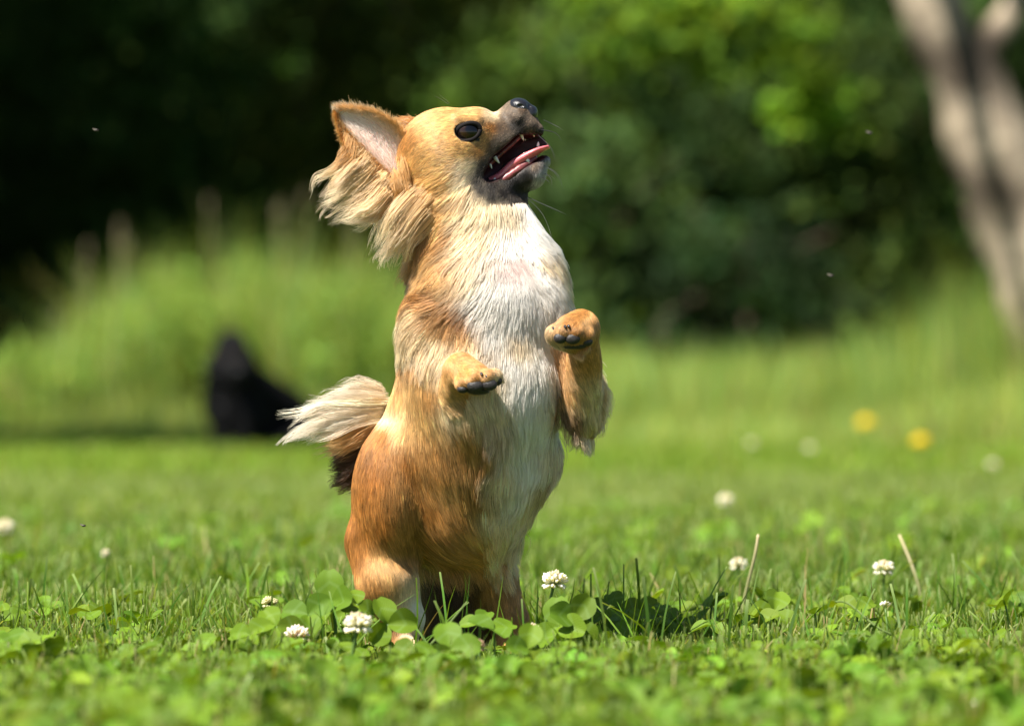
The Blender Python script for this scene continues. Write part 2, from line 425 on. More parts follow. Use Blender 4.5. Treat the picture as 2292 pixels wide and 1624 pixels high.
CT = {  # photo x, y, hair dx, dy, length, colour
 TOR: [
  (930,700,-.5,.9,62,'C'),(905,745,-.3,1,60,'C'),(960,660,-.9,.35,50,'O'),(920,650,-.8,.5,55,'T'),(1010,700,-.6,.7,50,'T'),(1045,690,-.4,.9,48,'O'),(1040,730,-.3,1,45,'G'),
  (985,745,-.3,.9,52,'C'),(950,790,-.3,1,50,'C'),(925,800,-.2,1,40,'T'),(1060,620,-.7,.7,48,'C'),(1010,620,-.8,.5,50,'G'),(960,610,-.8,.5,55,'G'),(990,650,-.8,.4,50,'O'),
  (1150,600,.05,1,22,'P'),(1130,640,-.2,1,28,'W'),(1165,650,.2,1,26,'W'),(1090,640,-.6,.7,42,'W'),(1085,680,-.3,1,42,'W'),(1210,620,.7,.6,46,'W'),(1250,600,.8,.5,46,'C'),(1265,640,.8,.6,46,'C'),(1235,650,.6,.7,44,'W'),
  (1150,690,.0,1,34,'W'),(1200,700,.3,1,38,'W'),(1250,690,.6,.8,44,'C'),(1100,730,-.1,1,40,'W'),(1060,770,-.2,1,42,'C'),(1020,790,-.3,1,44,'C'),(1160,760,.0,1,38,'C'),(1200,780,.1,1,40,'W'),(1140,800,0,1,38,'W'),
  (1100,830,0.1,1,38,'C'),(1150,860,.1,1,42,'W'),(1210,850,.1,1,44,'W'),(1250,850,.2,1,46,'M'),(1260,900,.2,1,50,'T'),(1110,900,.15,1,44,'C'),(1170,930,.1,1,46,'W'),(1220,940,.05,1,48,'W'),
  (1120,960,.25,1,46,'P'),(1160,1000,.1,1,52,'W'),(1200,1020,0,1,54,'W'),(1235,1000,.05,1,60,'C'),(1255,1020,.1,1,62,'C'),(1230,1080,-.1,1,64,'C'),(1190,1110,-.2,1,64,'C'),(1150,1080,.0,1,60,'W'),(1120,1050,.1,1,60,'C'),
  (1080,1010,.3,1,50,'T'),(1040,980,.2,1,40,'T'),(1050,1080,.25,1,56,'T'),(1090,1130,.15,1,66,'C'),(1110,1200,.05,1,70,'C'),(1060,1180,.35,1,62,'G'),(1010,1120,.4,1,54,'T'),(1000,1200,.5,.9,72,'T'),(960,1200,.5,.9,66,'T'),(1040,1220,.4,.9,74,'T'),
  (930,840,-.1,1,32,'G'),(900,880,-.05,1,30,'G'),(960,870,0,1,36,'T'),(940,930,0,1,32,'G'),(890,960,-.05,1,28,'G'),(850,960,-.1,1,26,'T'),(860,1000,-.05,1,28,'O'),(950,1000,.1,1,34,'T'),(900,1020,.0,1,30,'O'),(980,1050,.25,1,38,'T'),
  (950,1120,.4,1,40,'O'),(1000,900,.1,1,38,'C'),(1000,1160,.5,.9,44,'T'),(1060,1250,.4,.9,70,'T'),(1000,1080,.35,1,40,'G'),(915,940,0,1,28,'G'),(880,930,0,1,26,'C'),(1235,1060,-.05,1,60,'G')],
 NECK: [
  (1190,480,.25,1,34,'W'),(1140,480,.0,1,34,'C'),(1090,480,-.3,.9,34,'C'),(1050,490,-.5,.8,36,'C'),(1000,470,-.7,.7,42,'G'),(950,450,-.8,.7,50,'G'),(920,500,-.7,.8,60,'O'),(960,520,-.7,.7,56,'O'),(930,560,-.8,.6,60,'T'),
  (1010,530,-.6,.8,50,'T'),(1050,540,-.5,.9,46,'C'),(1090,530,-.4,.9,44,'C'),(1130,520,-.2,1,42,'W'),(1180,520,.4,.9,44,'W'),(1220,540,.6,.8,46,'W'),(1150,560,0,1,34,'W'),(1100,580,-.6,.7,44,'W'),(1200,580,.6,.7,44,'C'),(1240,590,.8,.6,46,'C'),
  (980,570,-.8,.6,54,'G'),(1030,600,-.7,.6,50,'O'),(950,610,-.8,.5,56,'G'),(1060,580,-.5,.8,46,'C'),(900,430,-.8,.6,50,'G')],
 HEAD: [
  (1000,250,-.9,.25,11,'G'),(1060,250,-.95,.1,9,'G'),(1105,258,-.8,.1,7,'C'),(950,270,-.9,.4,14,'G'),(920,300,-.9,.5,18,'T'),(1000,300,-.9,.4,12,'G'),(960,340,-.9,.5,18,'G'),(1000,350,-.9,.5,16,'G'),(930,370,-.8,.6,26,'G'),
  (1085,300,-.6,.5,6,'T'),(1100,285,-.6,.6,5,'O'),(1050,330,-.8,.5,10,'G'),(1020,330,-.9,.4,12,'G'),(1075,335,-.7,.5,7,'T'),(1050,370,-.8,.6,16,'C'),(1000,400,-.8,.6,26,'G'),(1040,410,-.7,.7,24,'C'),(1050,440,-.5,.8,26,'C'),
  (950,420,-.8,.6,38,'G'),(980,450,-.8,.6,34,'G'),(1020,450,-.7,.7,32,'G'),(900,400,-.8,.6,42,'G'),
  (1120,280,-.6,.6,5,'M'),(1112,320,-.6,.7,6,'M'),(1098,350,-.6,.7,7,'M'),(1085,368,-.5,.8,6,'K'),(1140,258,-.6,.6,4,'M'),(1128,262,-.6,.6,4,'M'),(1150,280,-.6,.6,4,'K'),(1125,305,-.6,.7,5,'M'),(1120,460,-.2,1,14,'M'),(1165,450,-.2,1,14,'K'),(1140,395,-.3,.9,5,'K'),(1180,372,-.3,.9,5,'K'),(1140,300,-.6,.7,5,'M'),(1155,250,-.6,.5,4,'M'),(1090,370,-.6,.7,6,'M'),(1100,415,-.4,.8,7,'K'),(1165,275,-.5,.8,4,'K'),(1185,270,-.3,.9,4,'M'),(1205,275,-.2,1,6,'M'),(1210,300,-.1,1,5,'K'),(1165,300,-.6,.7,4,'K'),(1125,335,-.6,.7,4,'K'),
  (1075,385,-.4,.9,6,'K'),(1066,405,-.3,.9,7,'K'),(1078,425,-.2,.9,8,'K'),(1100,435,-.4,.8,10,'K'),(1130,430,-.5,.8,9,'K'),(1160,415,-.4,.9,8,'K'),(1185,425,-.2,1,9,'K'),(1150,450,-.3,1,14,'K'),(1190,445,-.0,1,12,'M'),
  (1205,350,.0,1,4,'K'),(1195,370,-.1,1,8,'M'),(1218,388,0,1,14,'Y'),(1232,370,.1,1,12,'Y'),(1200,405,-.1,1,12,'Y'),(1185,400,-.2,1,9,'K'),(1175,385,-.2,1,6,'K'),(1150,420,-.3,1,10,'K'),(1120,465,-.2,1,18,'C'),(1080,455,-.4,.9,22,'C')],
 LARM: [(960,780,-.3,1,44,'C'),(980,850,-.1,1,36,'G'),(1000,920,0,1,40,'G'),(975,930,-.1,1,44,'C'),(1020,930,.1,1,36,'C'),(1040,900,.1,1,26,'T'),(1000,970,.1,1,44,'C'),
        (1030,800,.6,.3,11,'T'),(1000,830,.2,.9,13,'T'),(1060,825,.8,.3,10,'G'),(1050,810,.7,.3,11,'T'),(1030,860,.6,.4,9,'T'),(1085,830,.8,.3,9,'T'),(1110,840,.8,.3,8,'C'),(1070,842,.8,.3,7,'T'),(1060,850,.5,.4,5,'T')],
 RARM: [(1240,740,.4,.9,40,'C'),(1300,860,.4,.9,40,'C'),(1340,850,.6,.8,46,'C'),(1320,900,.3,1,50,'C'),(1280,860,.0,1,38,'T'),(1275,920,.0,1,44,'B'),(1300,800,.3,1,26,'T'),(1330,790,.5,.9,30,'T'),(1300,960,.1,1,50,'C'),
        (1300,705,-.3,.3,11,'T'),(1270,715,-.5,.5,9,'T'),(1320,730,.1,.6,11,'T'),(1250,735,-.3,.5,7,'T'),(1290,740,0,.5,7,'O')],
 LLEG: [(800,1080,-.03,1,26,'O'),(850,1050,0,1,28,'O'),(900,1080,.1,1,30,'T'),(930,1120,.3,1,34,'T'),(785,1180,0,1,24,'O'),(840,1170,.15,1,26,'O'),(900,1180,.4,.9,30,'T'),(950,1180,.55,.85,34,'T'),(800,1240,.1,1,22,'O'),(850,1250,.25,1,24,'G'),
        (900,1240,.5,.9,28,'T'),(870,1300,.2,1,20,'G'),(840,1310,.15,1,20,'T'),(920,1300,.3,1,20,'C'),(930,1350,.1,1,16,'W'),(890,1370,.0,1,14,'C'),(860,1380,0,1,14,'T'),(935,1390,.0,1,14,'W'),(885,1430,0,1,10,'O'),(920,1420,0,1,10,'C'),(915,1455,.2,.4,8,'T')],
 RLEG: [(1100,1200,.2,1,30,'T'),(1150,1230,.25,1,28,'C'),(1160,1300,.1,1,24,'T'),(1170,1370,0,1,20,'T'),(1100,1320,.1,1,30,'T'),(1040,1300,.1,1,44,'D'),(1000,1330,0,1,44,'D'),(1060,1380,0,1,44,'D'),(1140,1430,0,1,12,'T')],  # darkest samples put the shade between the hind legs into the coat
 TAIL: [(900,1100,-.8,.3,30,'B'),(830,1060,-.9,.4,34,'B'),(790,1000,-.9,.3,34,'T'),(820,930,-.9,.1,34,'C'),(850,900,-.9,0,34,'C')],
}
def lookup(p3, reg):
    """hair direction, length (px) and colour at surface points, from the nearby samples of the same region"""
    f = (p3[:, 1] + DC) / DC
    px = 1146 + p3[:, 0] / f * S; py = 888.6 - (p3[:, 2] - HC) / f * S
    D2 = np.zeros((len(p3), 2)); L = np.zeros(len(p3)); CC = np.zeros((len(p3), 3))
    for r, lst in CT.items():
        m = reg == r
        if not m.any(): continue
        a = np.array([[x[0], x[1], x[2], x[3], x[4]] for x in lst]); c = np.array([COLS[x[5]] for x in lst])
        d2 = (px[m, None] - a[None, :, 0]) ** 2 + (py[m, None] - a[None, :, 1]) ** 2
        soft = 9 if r == HEAD else 24
        w = 1 / (d2 + soft ** 2) ** 2; w /= w.sum(1)[:, None]
        D2[m] = w @ a[:, 2:4]; L[m] = w @ a[:, 4]; CC[m] = w @ c
    D3 = np.stack([D2[:, 0], np.zeros(len(p3)), -D2[:, 1]], 1)
    D3 /= np.linalg.norm(D3, axis=1)[:, None] + 1e-9
    return D3, L, CC, px, py

V, Q = FD.mesh()
keepz = V[:, 2] > -0.02
N = FD.sample(FD.G, V); N /= np.linalg.norm(N, axis=1)[:, None] + 1e-9
# sanity of winding
reg = FD.region(V)
fc = V[Q].mean(1); e1 = V[Q[:, 1]] - V[Q[:, 0]]; e2 = V[Q[:, 2]] - V[Q[:, 0]]
fn = np.cross(e1, e2); ns = (fn * N[Q[:, 0]]).sum(1)
Q[ns < 0] = Q[ns < 0][:, ::-1]
_, _, vc, vpx, vpy = lookup(V, reg)
MC = np.array([0.045, 0.006, 0.008])
ind = np.clip((V[:, 1] * S + 70) / 60, 0, 1)[:, None]
vc = vc * 0.75
mm = reg == MOUTH
lipc = np.array([0.03, 0.015, 0.014]) * (1 - ind[mm]) + MC * ind[mm]
vc[mm] = lipc
mk = mm & (vpy < 325) & (vpx < 1085); vc[mk] = (0.012, 0.009, 0.008)

M_skin = attr_mat('dog_skin', rough=0.55, spec=0.35, noise=0.15, scale=300)
M_fur = fur_mat('dog_fur')
dog = empty('dog', tuple(PW(1000, 1464, 30)), 'small long-haired tan dog with a white chest rearing up on its hind legs', 'dog')
body = fast_mesh('body', V, Q, cols=vc, mat=M_skin, parent=dog)

def tri_sample(V, Fq, n, wface=None):
    T = np.vstack([Fq[:, [0, 1, 2]], Fq[:, [0, 2, 3]]]) if Fq.shape[1] == 4 else Fq
    a = np.linalg.norm(np.cross(V[T[:, 1]] - V[T[:, 0]], V[T[:, 2]] - V[T[:, 0]]), axis=1)
    if wface is not None: a = a * wface[T].mean(1)
    c = np.cumsum(a); k = np.searchsorted(c, rng.uniform(0, c[-1], n))
    r1 = np.sqrt(rng.uniform(size=n)); r2 = rng.uniform(size=n)
    w = np.stack([1 - r1, r1 * (1 - r2), r1 * r2], 1)
    return (V[T[k]] * w[..., None]).sum(1)

def march(FLD, p, d0, L, lift, K):
    pts = [p]
    for i in range(1, K):
        s = i / (K - 1)
        n = FLD.sample(FLD.G, p); n /= np.linalg.norm(n, axis=1)[:, None] + 1e-9
        dn = (d0 * n).sum(1)[:, None]
        d = d0 - n * dn * 0.92
        d /= np.linalg.norm(d, axis=1)[:, None] + 1e-9
        p = p + (d + n * (lift * (1.15 - s))[:, None]) * (L / (K - 1))[:, None]
        f = FLD.sample(FLD.F, p); hmin = L * lift * 0.22 * s
        p = p + n * np.maximum(hmin - f, 0)[:, None]
        pts.append(p)
    return np.stack(pts, 1)

def clump(P, roots, n_cl, amount, power=1.4, jit=0.0):
    n = len(P); ids = rng.choice(n, n_cl, replace=False)
    kd = kdtree.KDTree(n_cl)
    for j, i in enumerate(ids): kd.insert(roots[i], j)
    kd.balance()
    near = np.array([ids[kd.find(r)[1]] for r in roots])
    K = P.shape[1]; s = np.linspace(0, 1, K) ** power
    w = (amount[:, None] * s[None])[..., None]
    off = P[near] + (P[:, :1] - P[near][:, :1]) * 0.25
    return P * (1 - w) + off * w, near

NF = 280000
wv = np.ones(len(V))
wv[mm] = 0; wv[reg == HEAD] = 2.6; wv[V[:, 2] < 0.004] = 0.3
wv[(reg == LARM) | (reg == RARM)] = 1.8
wv[((reg == LARM) | (reg == RARM)) & (V[:, 1] < -150 * u)] = 5.0
wv[N[:, 1] > 0.35] *= 0.45
roots = tri_sample(V, Q, NF, wv)
rr = FD.region(roots); ok = rr != MOUTH
# bare pads area and lips kept clear of hair
roots = roots[ok]; rr = rr[ok]
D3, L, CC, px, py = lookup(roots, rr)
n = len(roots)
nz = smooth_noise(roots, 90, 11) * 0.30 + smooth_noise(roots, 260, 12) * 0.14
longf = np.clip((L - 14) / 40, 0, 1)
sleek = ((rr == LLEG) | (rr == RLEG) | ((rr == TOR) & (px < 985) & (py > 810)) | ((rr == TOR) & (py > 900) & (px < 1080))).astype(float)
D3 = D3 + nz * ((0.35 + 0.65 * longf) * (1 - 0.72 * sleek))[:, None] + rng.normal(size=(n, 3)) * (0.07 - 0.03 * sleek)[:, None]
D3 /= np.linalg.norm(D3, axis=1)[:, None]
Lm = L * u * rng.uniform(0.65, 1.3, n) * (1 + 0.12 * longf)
back = FD.sample(FD.G, roots)[:, 1] > 0.3
lift = 0.16 + 0.20 * longf + 0.08 * rng.normal(size=n) * longf
arm = ((rr == LARM) | (rr == RARM)).astype(float); lift = lift + 0.10 * arm * (1 - longf)
lift = np.clip(lift * (1 - 0.45 * sleek), 0.07, 0.6)
P = march(FD, roots, D3, Lm, lift, 8)
amt = np.clip((L - 12) / 36, 0, 1) * (0.52 - 0.22 * sleek) * rng.uniform(0.7, 1.1, n)
P, near = clump(P, roots, n // 34, np.clip(amt, 0, 0.85))
P, near2 = clump(P, roots, n // 6, np.clip(amt * 0.8, 0, 0.8))
s = np.linspace(0, 1, 8)
# colour: per clump and per hair variation, patchy undertone, paler tips on long fur
clv = rng.normal(size=n)[near] * (0.10 + 0.10 * longf) + rng.normal(size=n)[near2] * 0.20 + rng.normal(size=n) * 0.14 + smooth_noise(roots, 60, 5)[:, 0] * 0.10
pale = np.clip((CC[:, 2] - 0.25) / 0.4, 0, 1)
cc = CC * np.exp(clv * (1 - 0.72 * pale))[:, None]
grn = (rr == HEAD) & (CC.mean(1) < 0.25)
mix = rng.uniform(size=n) < 0.15
cc[grn & mix] *= 2.2
hc_ = cc[:, None, :] ** (1 + (0.22 - 0.26 * s)[None, :, None] * (1 - 0.5 * pale)[:, None, None])
wh = np.clip((CC[:, 2] - 0.5) / 0.3, 0, 1)
hc_ = hc_ * (1 - 0.0 * wh[:, None, None])
rad = (0.45 * u) * (0.8 + 0.5 * longf)[:, None] * np.array([1, 1, 1, .95, .85, .7, .5, .2])[None] * rng.uniform(0.8, 1.2, (n, 1))
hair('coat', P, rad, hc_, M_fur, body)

# ---- tufts that follow hand-laid guides
def catmull(G, m):
    G = np.asarray(G, float); t = np.linspace(0, len(G) - 1, m); i = np.clip(t.astype(int), 0, len(G) - 2); f = (t - i)[:, None]
    p0 = G[np.clip(i - 1, 0, None)]; p1 = G[i]; p2 = G[i + 1]; p3 = G[np.clip(i + 2, None, len(G) - 1)]
    return 0.5 * (2 * p1 + (p2 - p0) * f + (2 * p0 - 5 * p1 + 4 * p2 - p3) * f ** 2 + (3 * p1 - p0 - 3 * p2 + p3) * f ** 3)

def tuft(guides, n, r0, r1, c0, c1, K=12, wav=6, ncl=14, cl=0.8, lenv=(0.5, 1.05), thick=0.5, own_k=0.5):
    """guides: list of polylines (photo x, depth, y); strands blend between neighbouring guides"""
    GG = np.stack([catmull([PX(*q) for q in g], K) for g in guides])
    m = len(GG); s = np.linspace(0, 1, K)
    cu = rng.uniform(0, m - 1, ncl) if m > 1 else np.zeros(ncl)
    coff = rng.normal(size=(ncl, 3)); cph = rng.uniform(0, 6.28, (ncl, 3)); clen = rng.uniform(0.62, 1.05, ncl)
    k = rng.integers(0, ncl, n)
    uu = np.clip(cu[k] + rng.normal(size=n) * 0.22, 0, max(m - 1, 0))
    i = np.clip(uu.astype(int), 0, max(m - 2, 0)); f = (uu - i)[:, None, None]
    base = GG[i] * (1 - f) + GG[np.minimum(i + 1, m - 1)] * f if m > 1 else np.repeat(GG, n, 0)
    own = rng.normal(size=(n, 3))
    offc = coff[k][:, None] * (r0 + (r1 - r0) * s)[None, :, None] * u
    spread = (r0 * (1 - s) + r1 * s * (1 - cl * s))[None, :, None] * u
    w = np.sin(s[None, :, None] * 9 + cph[k][:, None]) * (wav * u) * (s ** 1.2)[None, :, None]
    w2 = np.sin(s[None, :, None] * 17 + rng.uniform(0, 6.28, (n, 1, 3))) * (wav * 0.22 * u) * s[None, :, None]
    Pf = base + offc * 0.95 + own[:, None] * spread * own_k + w + w2
    # shorten
    ln = rng.uniform(*lenv, n) * clen[k]; tt = np.clip(ln[:, None] * s[None] * (K - 1), 0, K - 1.001); j = tt.astype(int); ff = (tt - j)[..., None]
    ar = np.arange(n)[:, None]; Pf = Pf[ar, j] * (1 - ff) + Pf[ar, np.minimum(j + 1, K - 1)] * ff
    v = np.exp(rng.normal(size=ncl)[k] * 0.16 + rng.normal(size=n) * 0.12)[:, None, None]
    c = (np.array(c0)[None, None] * (1 - s[None, :, None]) + np.array(c1)[None, None] * s[None, :, None]) * v
    r = thick * u * rng.uniform(0.7, 1.2, (n, 1)) * np.clip(1.15 - s ** 2.5, 0.15, 1)[None]
    return Pf, r, c

def hair_parts(name, lst, parent, mat=None):
    P_ = np.concatenate([a[0] for a in lst]); r_ = np.concatenate([a[1] for a in lst]); c_ = np.concatenate([a[2] for a in lst])
    return hair(name, P_, r_, c_, mat or M_fur, parent)

G, T, O, C, W, K_, B, D_ = (np.array(COLS[x]) for x in 'GTOCWKBD')
feather = [
 # neck ruff behind the ear falling to the left
 tuft([[(930, -85, 430), (885, -95, 480), (862, -90, 540), (835, -85, 592)], [(950, -95, 450), (910, -100, 500), (885, -95, 545), (850, -85, 590)], [(965, -100, 480), (925, -100, 520), (905, -95, 550), (893, -85, 572)]], 1300, 12, 14, G, C, wav=9, ncl=26, cl=0.92, thick=0.55),
 tuft([[(930, 20, 400), (880, 10, 450), (850, 0, 510), (828, 0, 570)]], 300, 8, 13, G, C, wav=8, ncl=16, cl=0.85),
 tuft([[(960, -60, 540), (930, -60, 580), (912, -50, 610)], [(950, -40, 580), (915, -40, 620), (900, -30, 655)]], 900, 12, 14, G, T, wav=4),
 # shoulder tuft on the left
 tuft([[(960, -60, 680), (915, -60, 710), (890, -50, 770)], [(980, -80, 690), (930, -80, 740), (905, -70, 790)]], 900, 12, 13, C, C, wav=4, ncl=30),
 # right chest edge
 # left elbow feathering
 tuft([[(978, -90, 920), (986, -95, 970), (1005, -90, 1030)], [(1005, -95, 930), (1015, -95, 975), (1030, -88, 1020)]], 1100, 11, 9, G, C, wav=3, ncl=34, cl=0.8),
 tuft([[(985, -110, 870), (980, -105, 920), (990, -100, 980)]], 500, 9, 10, C, C, wav=4),
 # right foreleg feathering, outer edge and elbow
 tuft([[(1325, -130, 800), (1352, -120, 830), (1366, -110, 850)], [(1330, -100, 850), (1352, -95, 890), (1358, -90, 920)], [(1325, -80, 900), (1342, -75, 950), (1335, -70, 985)], [(1300, -70, 930), (1312, -70, 970), (1308, -70, 1000)]], 1000, 9, 14, G, C, wav=5),
 tuft([[(1290, -60, 930), (1288, -60, 970), (1275, -60, 1000)], [(1270, -60, 880), (1262, -60, 930), (1262, -60, 975)]], 450, 9, 12, T, C, wav=5, ncl=12, cl=0.9),
# belly point
 tuft([[(1085, 45, 1170), (1096, 35, 1230), (1112, 35, 1288)], [(1112, 45, 1170), (1115, 35, 1230), (1116, 35, 1284)]], 900, 13, 9, G, C, wav=3, ncl=24, cl=0.85),
 # right flank skirt
 tuft([[(1225, 0, 970), (1248, 5, 1020), (1240, 10, 1075)], [(1205, 10, 1040), (1215, 10, 1085), (1198, 15, 1125)], [(1165, 20, 1080), (1168, 20, 1120), (1150, 25, 1158)]], 1300, 12, 10, C, C, wav=3, ncl=40, cl=0.7),
]
hair_parts('feathering', feather, body)

tail = tag(empty('tail', tuple(PW(850, 1080, 180))), None, None); tail.parent = dog
tail.location = Vector(PW(850, 1080, 180)) - dog.location
tailf = [
 tuft([[(850, 95, 872), (805, 85, 862), (755, 75, 872)], [(855, 90, 885), (790, 75, 876), (730, 65, 890), (700, 60, 900)]], 420, 6, 14, C, (C + W) / 2, wav=8, ncl=22, cl=0.85),
 tuft([[(855, 90, 900), (790, 75, 898), (715, 65, 905), (668, 58, 912)], [(855, 85, 910), (790, 70, 915), (710, 60, 922), (650, 52, 950)]], 1200, 8, 14, C, (C + W) / 2, wav=8, ncl=30, cl=0.88),
 tuft([[(850, 80, 915), (780, 65, 922), (710, 55, 938), (640, 50, 992)], [(850, 85, 925), (790, 70, 938), (720, 60, 955), (655, 50, 985)], [(850, 85, 932), (790, 70, 944), (725, 60, 965), (680, 55, 990)]], 1500, 8, 14, C, (C + W) / 2, wav=8, ncl=32, cl=0.88),
 tuft([[(845, 95, 940), (800, 85, 958), (755, 75, 980), (710, 70, 985)], [(840, 100, 955), (800, 90, 985), (765, 85, 1005), (742, 80, 1015)]], 2000, 11, 14, T, G, wav=4, ncl=60),
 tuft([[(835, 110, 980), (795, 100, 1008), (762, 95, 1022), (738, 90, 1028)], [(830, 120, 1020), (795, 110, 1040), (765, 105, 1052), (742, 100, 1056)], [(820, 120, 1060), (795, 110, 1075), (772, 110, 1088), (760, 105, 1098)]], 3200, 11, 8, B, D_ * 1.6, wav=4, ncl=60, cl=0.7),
]
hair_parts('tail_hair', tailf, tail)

# ---- ear
M_ear = attr_mat('ear_skin', rough=0.6, spec=0.25, sss=0.3)
def ear(Rr, Ll, cup, flip, name_parent):
    nu, nv = 22, 14
    R_ = catmull([PX(*q) for q in Rr], nu); L_ = catmull([PX(*q) for q in Ll], nu)
    VV, CCs = [], []
    for i in range(nu):
        t = i / (nu - 1)
        for j in range(nv):
            v = j / (nv - 1)
            p = R_[i] * (1 - v) + L_[i] * v
            dep = math.sin(math.pi * v) ** 0.8 * cup * (1 - t) ** 0.6 * u
            VV.append(p + np.array([0, dep * flip, 0]))
            e = math.exp(-((v - 0.42) / 0.29) ** 4); pk = e * (0.6 + 0.4 * (1 - t))
            CCs.append(np.array((0.36, 0.16, 0.05)) * (1 - pk) + np.array((0.86, 0.62, 0.56)) * pk)
    VV = np.array(VV); F = np.array([[i * nv + j, (i + 1) * nv + j, (i + 1) * nv + j + 1, i * nv + j + 1] for i in range(nu - 1) for j in range(nv - 1)])
    o = fast_mesh('ear', VV, F, cols=np.array(CCs), mat=M_ear, parent=name_parent)
    sd = o.modifiers.new('thickness', 'SOLIDIFY'); sd.thickness = 3.0 * u; sd.offset = 0
    return o, VV.reshape(nu, nv, 3), R_, L_
e1o, EV, ER, EL = ear([(912, -52, 372), (914, -56, 325), (893, -62, 280), (850, -64, 250), (800, -60, 239), (760, -55, 240)],
                      [(880, -92, 425), (845, -98, 402), (802, -97, 368), (772, -90, 328), (757, -76, 290), (751, -58, 254)], 52, 1, dog)
def ear_hair(EV, n, side, Lr, colf, tipdir, spread=0.3, edge=None):
    nu, nv = EV.shape[:2]
    a = rng.uniform(0.0, nu - 1.01, n); b = rng.uniform(0, nv - 1.01, n) if edge is None else rng.uniform(*edge, n)
    i, j = a.astype(int), b.astype(int); fa, fb = (a - i)[:, None], (b - j)[:, None]
    p = EV[i, j] * (1 - fa) * (1 - fb) + EV[i + 1, j] * fa * (1 - fb) + EV[i, j + 1] * (1 - fa) * fb + EV[i + 1, j + 1] * fa * fb
    tu = EV[i + 1, j] - EV[i, j]; tv = EV[i, j + 1] - EV[i, j]
    tu /= np.linalg.norm(tu, axis=1)[:, None] + 1e-9; nn = np.cross(tu, tv); nn /= np.linalg.norm(nn, axis=1)[:, None] + 1e-9
    sgn = np.where(nn[:, 1] > 0, -1, 1)[:, None] * side      # side +1: towards the camera
    nn = nn * sgn
    d = tu * tipdir[0] + tv / (np.linalg.norm(tv, axis=1)[:, None] + 1e-9) * tipdir[1] + nn * 0.22 + rng.normal(size=(n, 3)) * spread
    d /= np.linalg.norm(d, axis=1)[:, None]
    L = rng.uniform(*Lr, n) * u; K = 6; s = np.linspace(0, 1, K)
    P = p[:, None] + d[:, None] * (L[:, None] * s[None])[..., None] + nn[:, None] * (1.6 * u) - nn[:, None] * (0.18 * L[:, None] * s[None] ** 2)[..., None]
    c = colf(a / (nu - 1), b / (nv - 1))[:, None] * np.exp(rng.normal(size=n) * 0.1)[:, None, None] * (0.9 + 0.15 * s)[None, :, None]
    r = 0.5 * u * np.clip(1.1 - s ** 2, 0.2, 1)[None] * rng.uniform(0.8, 1.2, (n, 1))
    return P, r, c
def c_in(a, b):
    w = np.exp(-((b - 0.42) / 0.29) ** 4)[:, None]; kk = np.where(b > 0.6, 0.55, 1.0)[:, None]
    return G * kk * (1 - w) + np.array((0.88, 0.78, 0.70)) * w
def c_out(a, b): return np.repeat((T * 1.1)[None], len(a), 0)
sparse = ear_hair(EV, 3800, 1, (12, 26), c_in, (1, -0.1), 0.15)
rim1 = ear_hair(EV, 4200, 1, (12, 26), c_in, (0.9, -0.55), 0.28, (0, 2.6))
rim2 = ear_hair(EV, 3000, 1, (10, 20), lambda a, b: np.repeat((T * 1.1)[None], len(a), 0), (0.4, 0.9), 0.22, (9.0, 12.95))
outer = ear_hair(EV, 5000, -1, (8, 15), c_out, (0.9, 0.3), 0.15)
def pad(h, K):
    P, r, c = h; k = P.shape[1]; t = np.linspace(0, k - 1, K); i = np.clip(t.astype(int), 0, k - 2); f = t - i
    return (P[:, i] * (1 - f)[None, :, None] + P[:, i + 1] * f[None, :, None], r[:, i] * (1 - f) + r[:, i + 1] * f, c[:, i] * (1 - f)[None, :, None] + c[:, i + 1] * f[None, :, None])
fringe = [
 tuft([[(776, -80, 300), (772, -85, 335), (760, -80, 362)], [(790, -88, 325), (775, -92, 360), (748, -88, 385)]], 420, 6, 12, T, T, wav=5, ncl=16, cl=0.85),
 tuft([[(800, -95, 345), (775, -95, 372), (745, -88, 400), (722, -85, 432)], [(815, -98, 362), (785, -98, 392), (750, -92, 420), (724, -88, 452)], [(835, -98, 385), (805, -98, 410), (765, -92, 440), (716, -90, 472)]], 1200, 8, 14, G, C, wav=9, ncl=24, cl=0.93),
 tuft([[(850, -98, 395), (820, -100, 425), (780, -95, 455), (735, -90, 488)], [(870, -92, 420), (835, -95, 455), (800, -92, 475), (745, -88, 492)], [(885, -88, 430), (858, -90, 462), (825, -88, 486), (775, -85, 496)]], 1300, 9, 14, G, C, wav=10, ncl=24, cl=0.93),
 tuft([[(890, -85, 430), (872, -88, 460), (850, -84, 485), (838, -80, 500)]], 350, 8, 13, T, G, wav=8, ncl=14, cl=0.85),
 tuft([[(885, -90, 400), (890, -100, 425), (875, -95, 455)], [(900, -80, 390), (912, -100, 430), (902, -100, 460)]], 800, 10, 8, T, T, wav=4, ncl=16),
]
hair_parts('ear_fur', [pad(sparse, 12), pad(rim1, 12), pad(rim2, 12), pad(outer, 12)] + fringe, e1o)
e2o, EV2, _, _ = ear([(960, 40, 300), (950, 50, 275), (925, 60, 262), (900, 70, 262), (880, 80, 268), (862, 85, 280)],
                     [(935, 70, 360), (915, 80, 340), (900, 90, 320), (885, 95, 305), (872, 92, 292), (862, 85, 280)], 30, -1, dog)
hair_parts('ear_fur', [ear_hair(EV2, 3000, 1, (12, 20), c_out, (0.8, 0.4)), ear_hair(EV2, 2500, -1, (12, 20), c_in, (0.8, 0.4))], e2o)

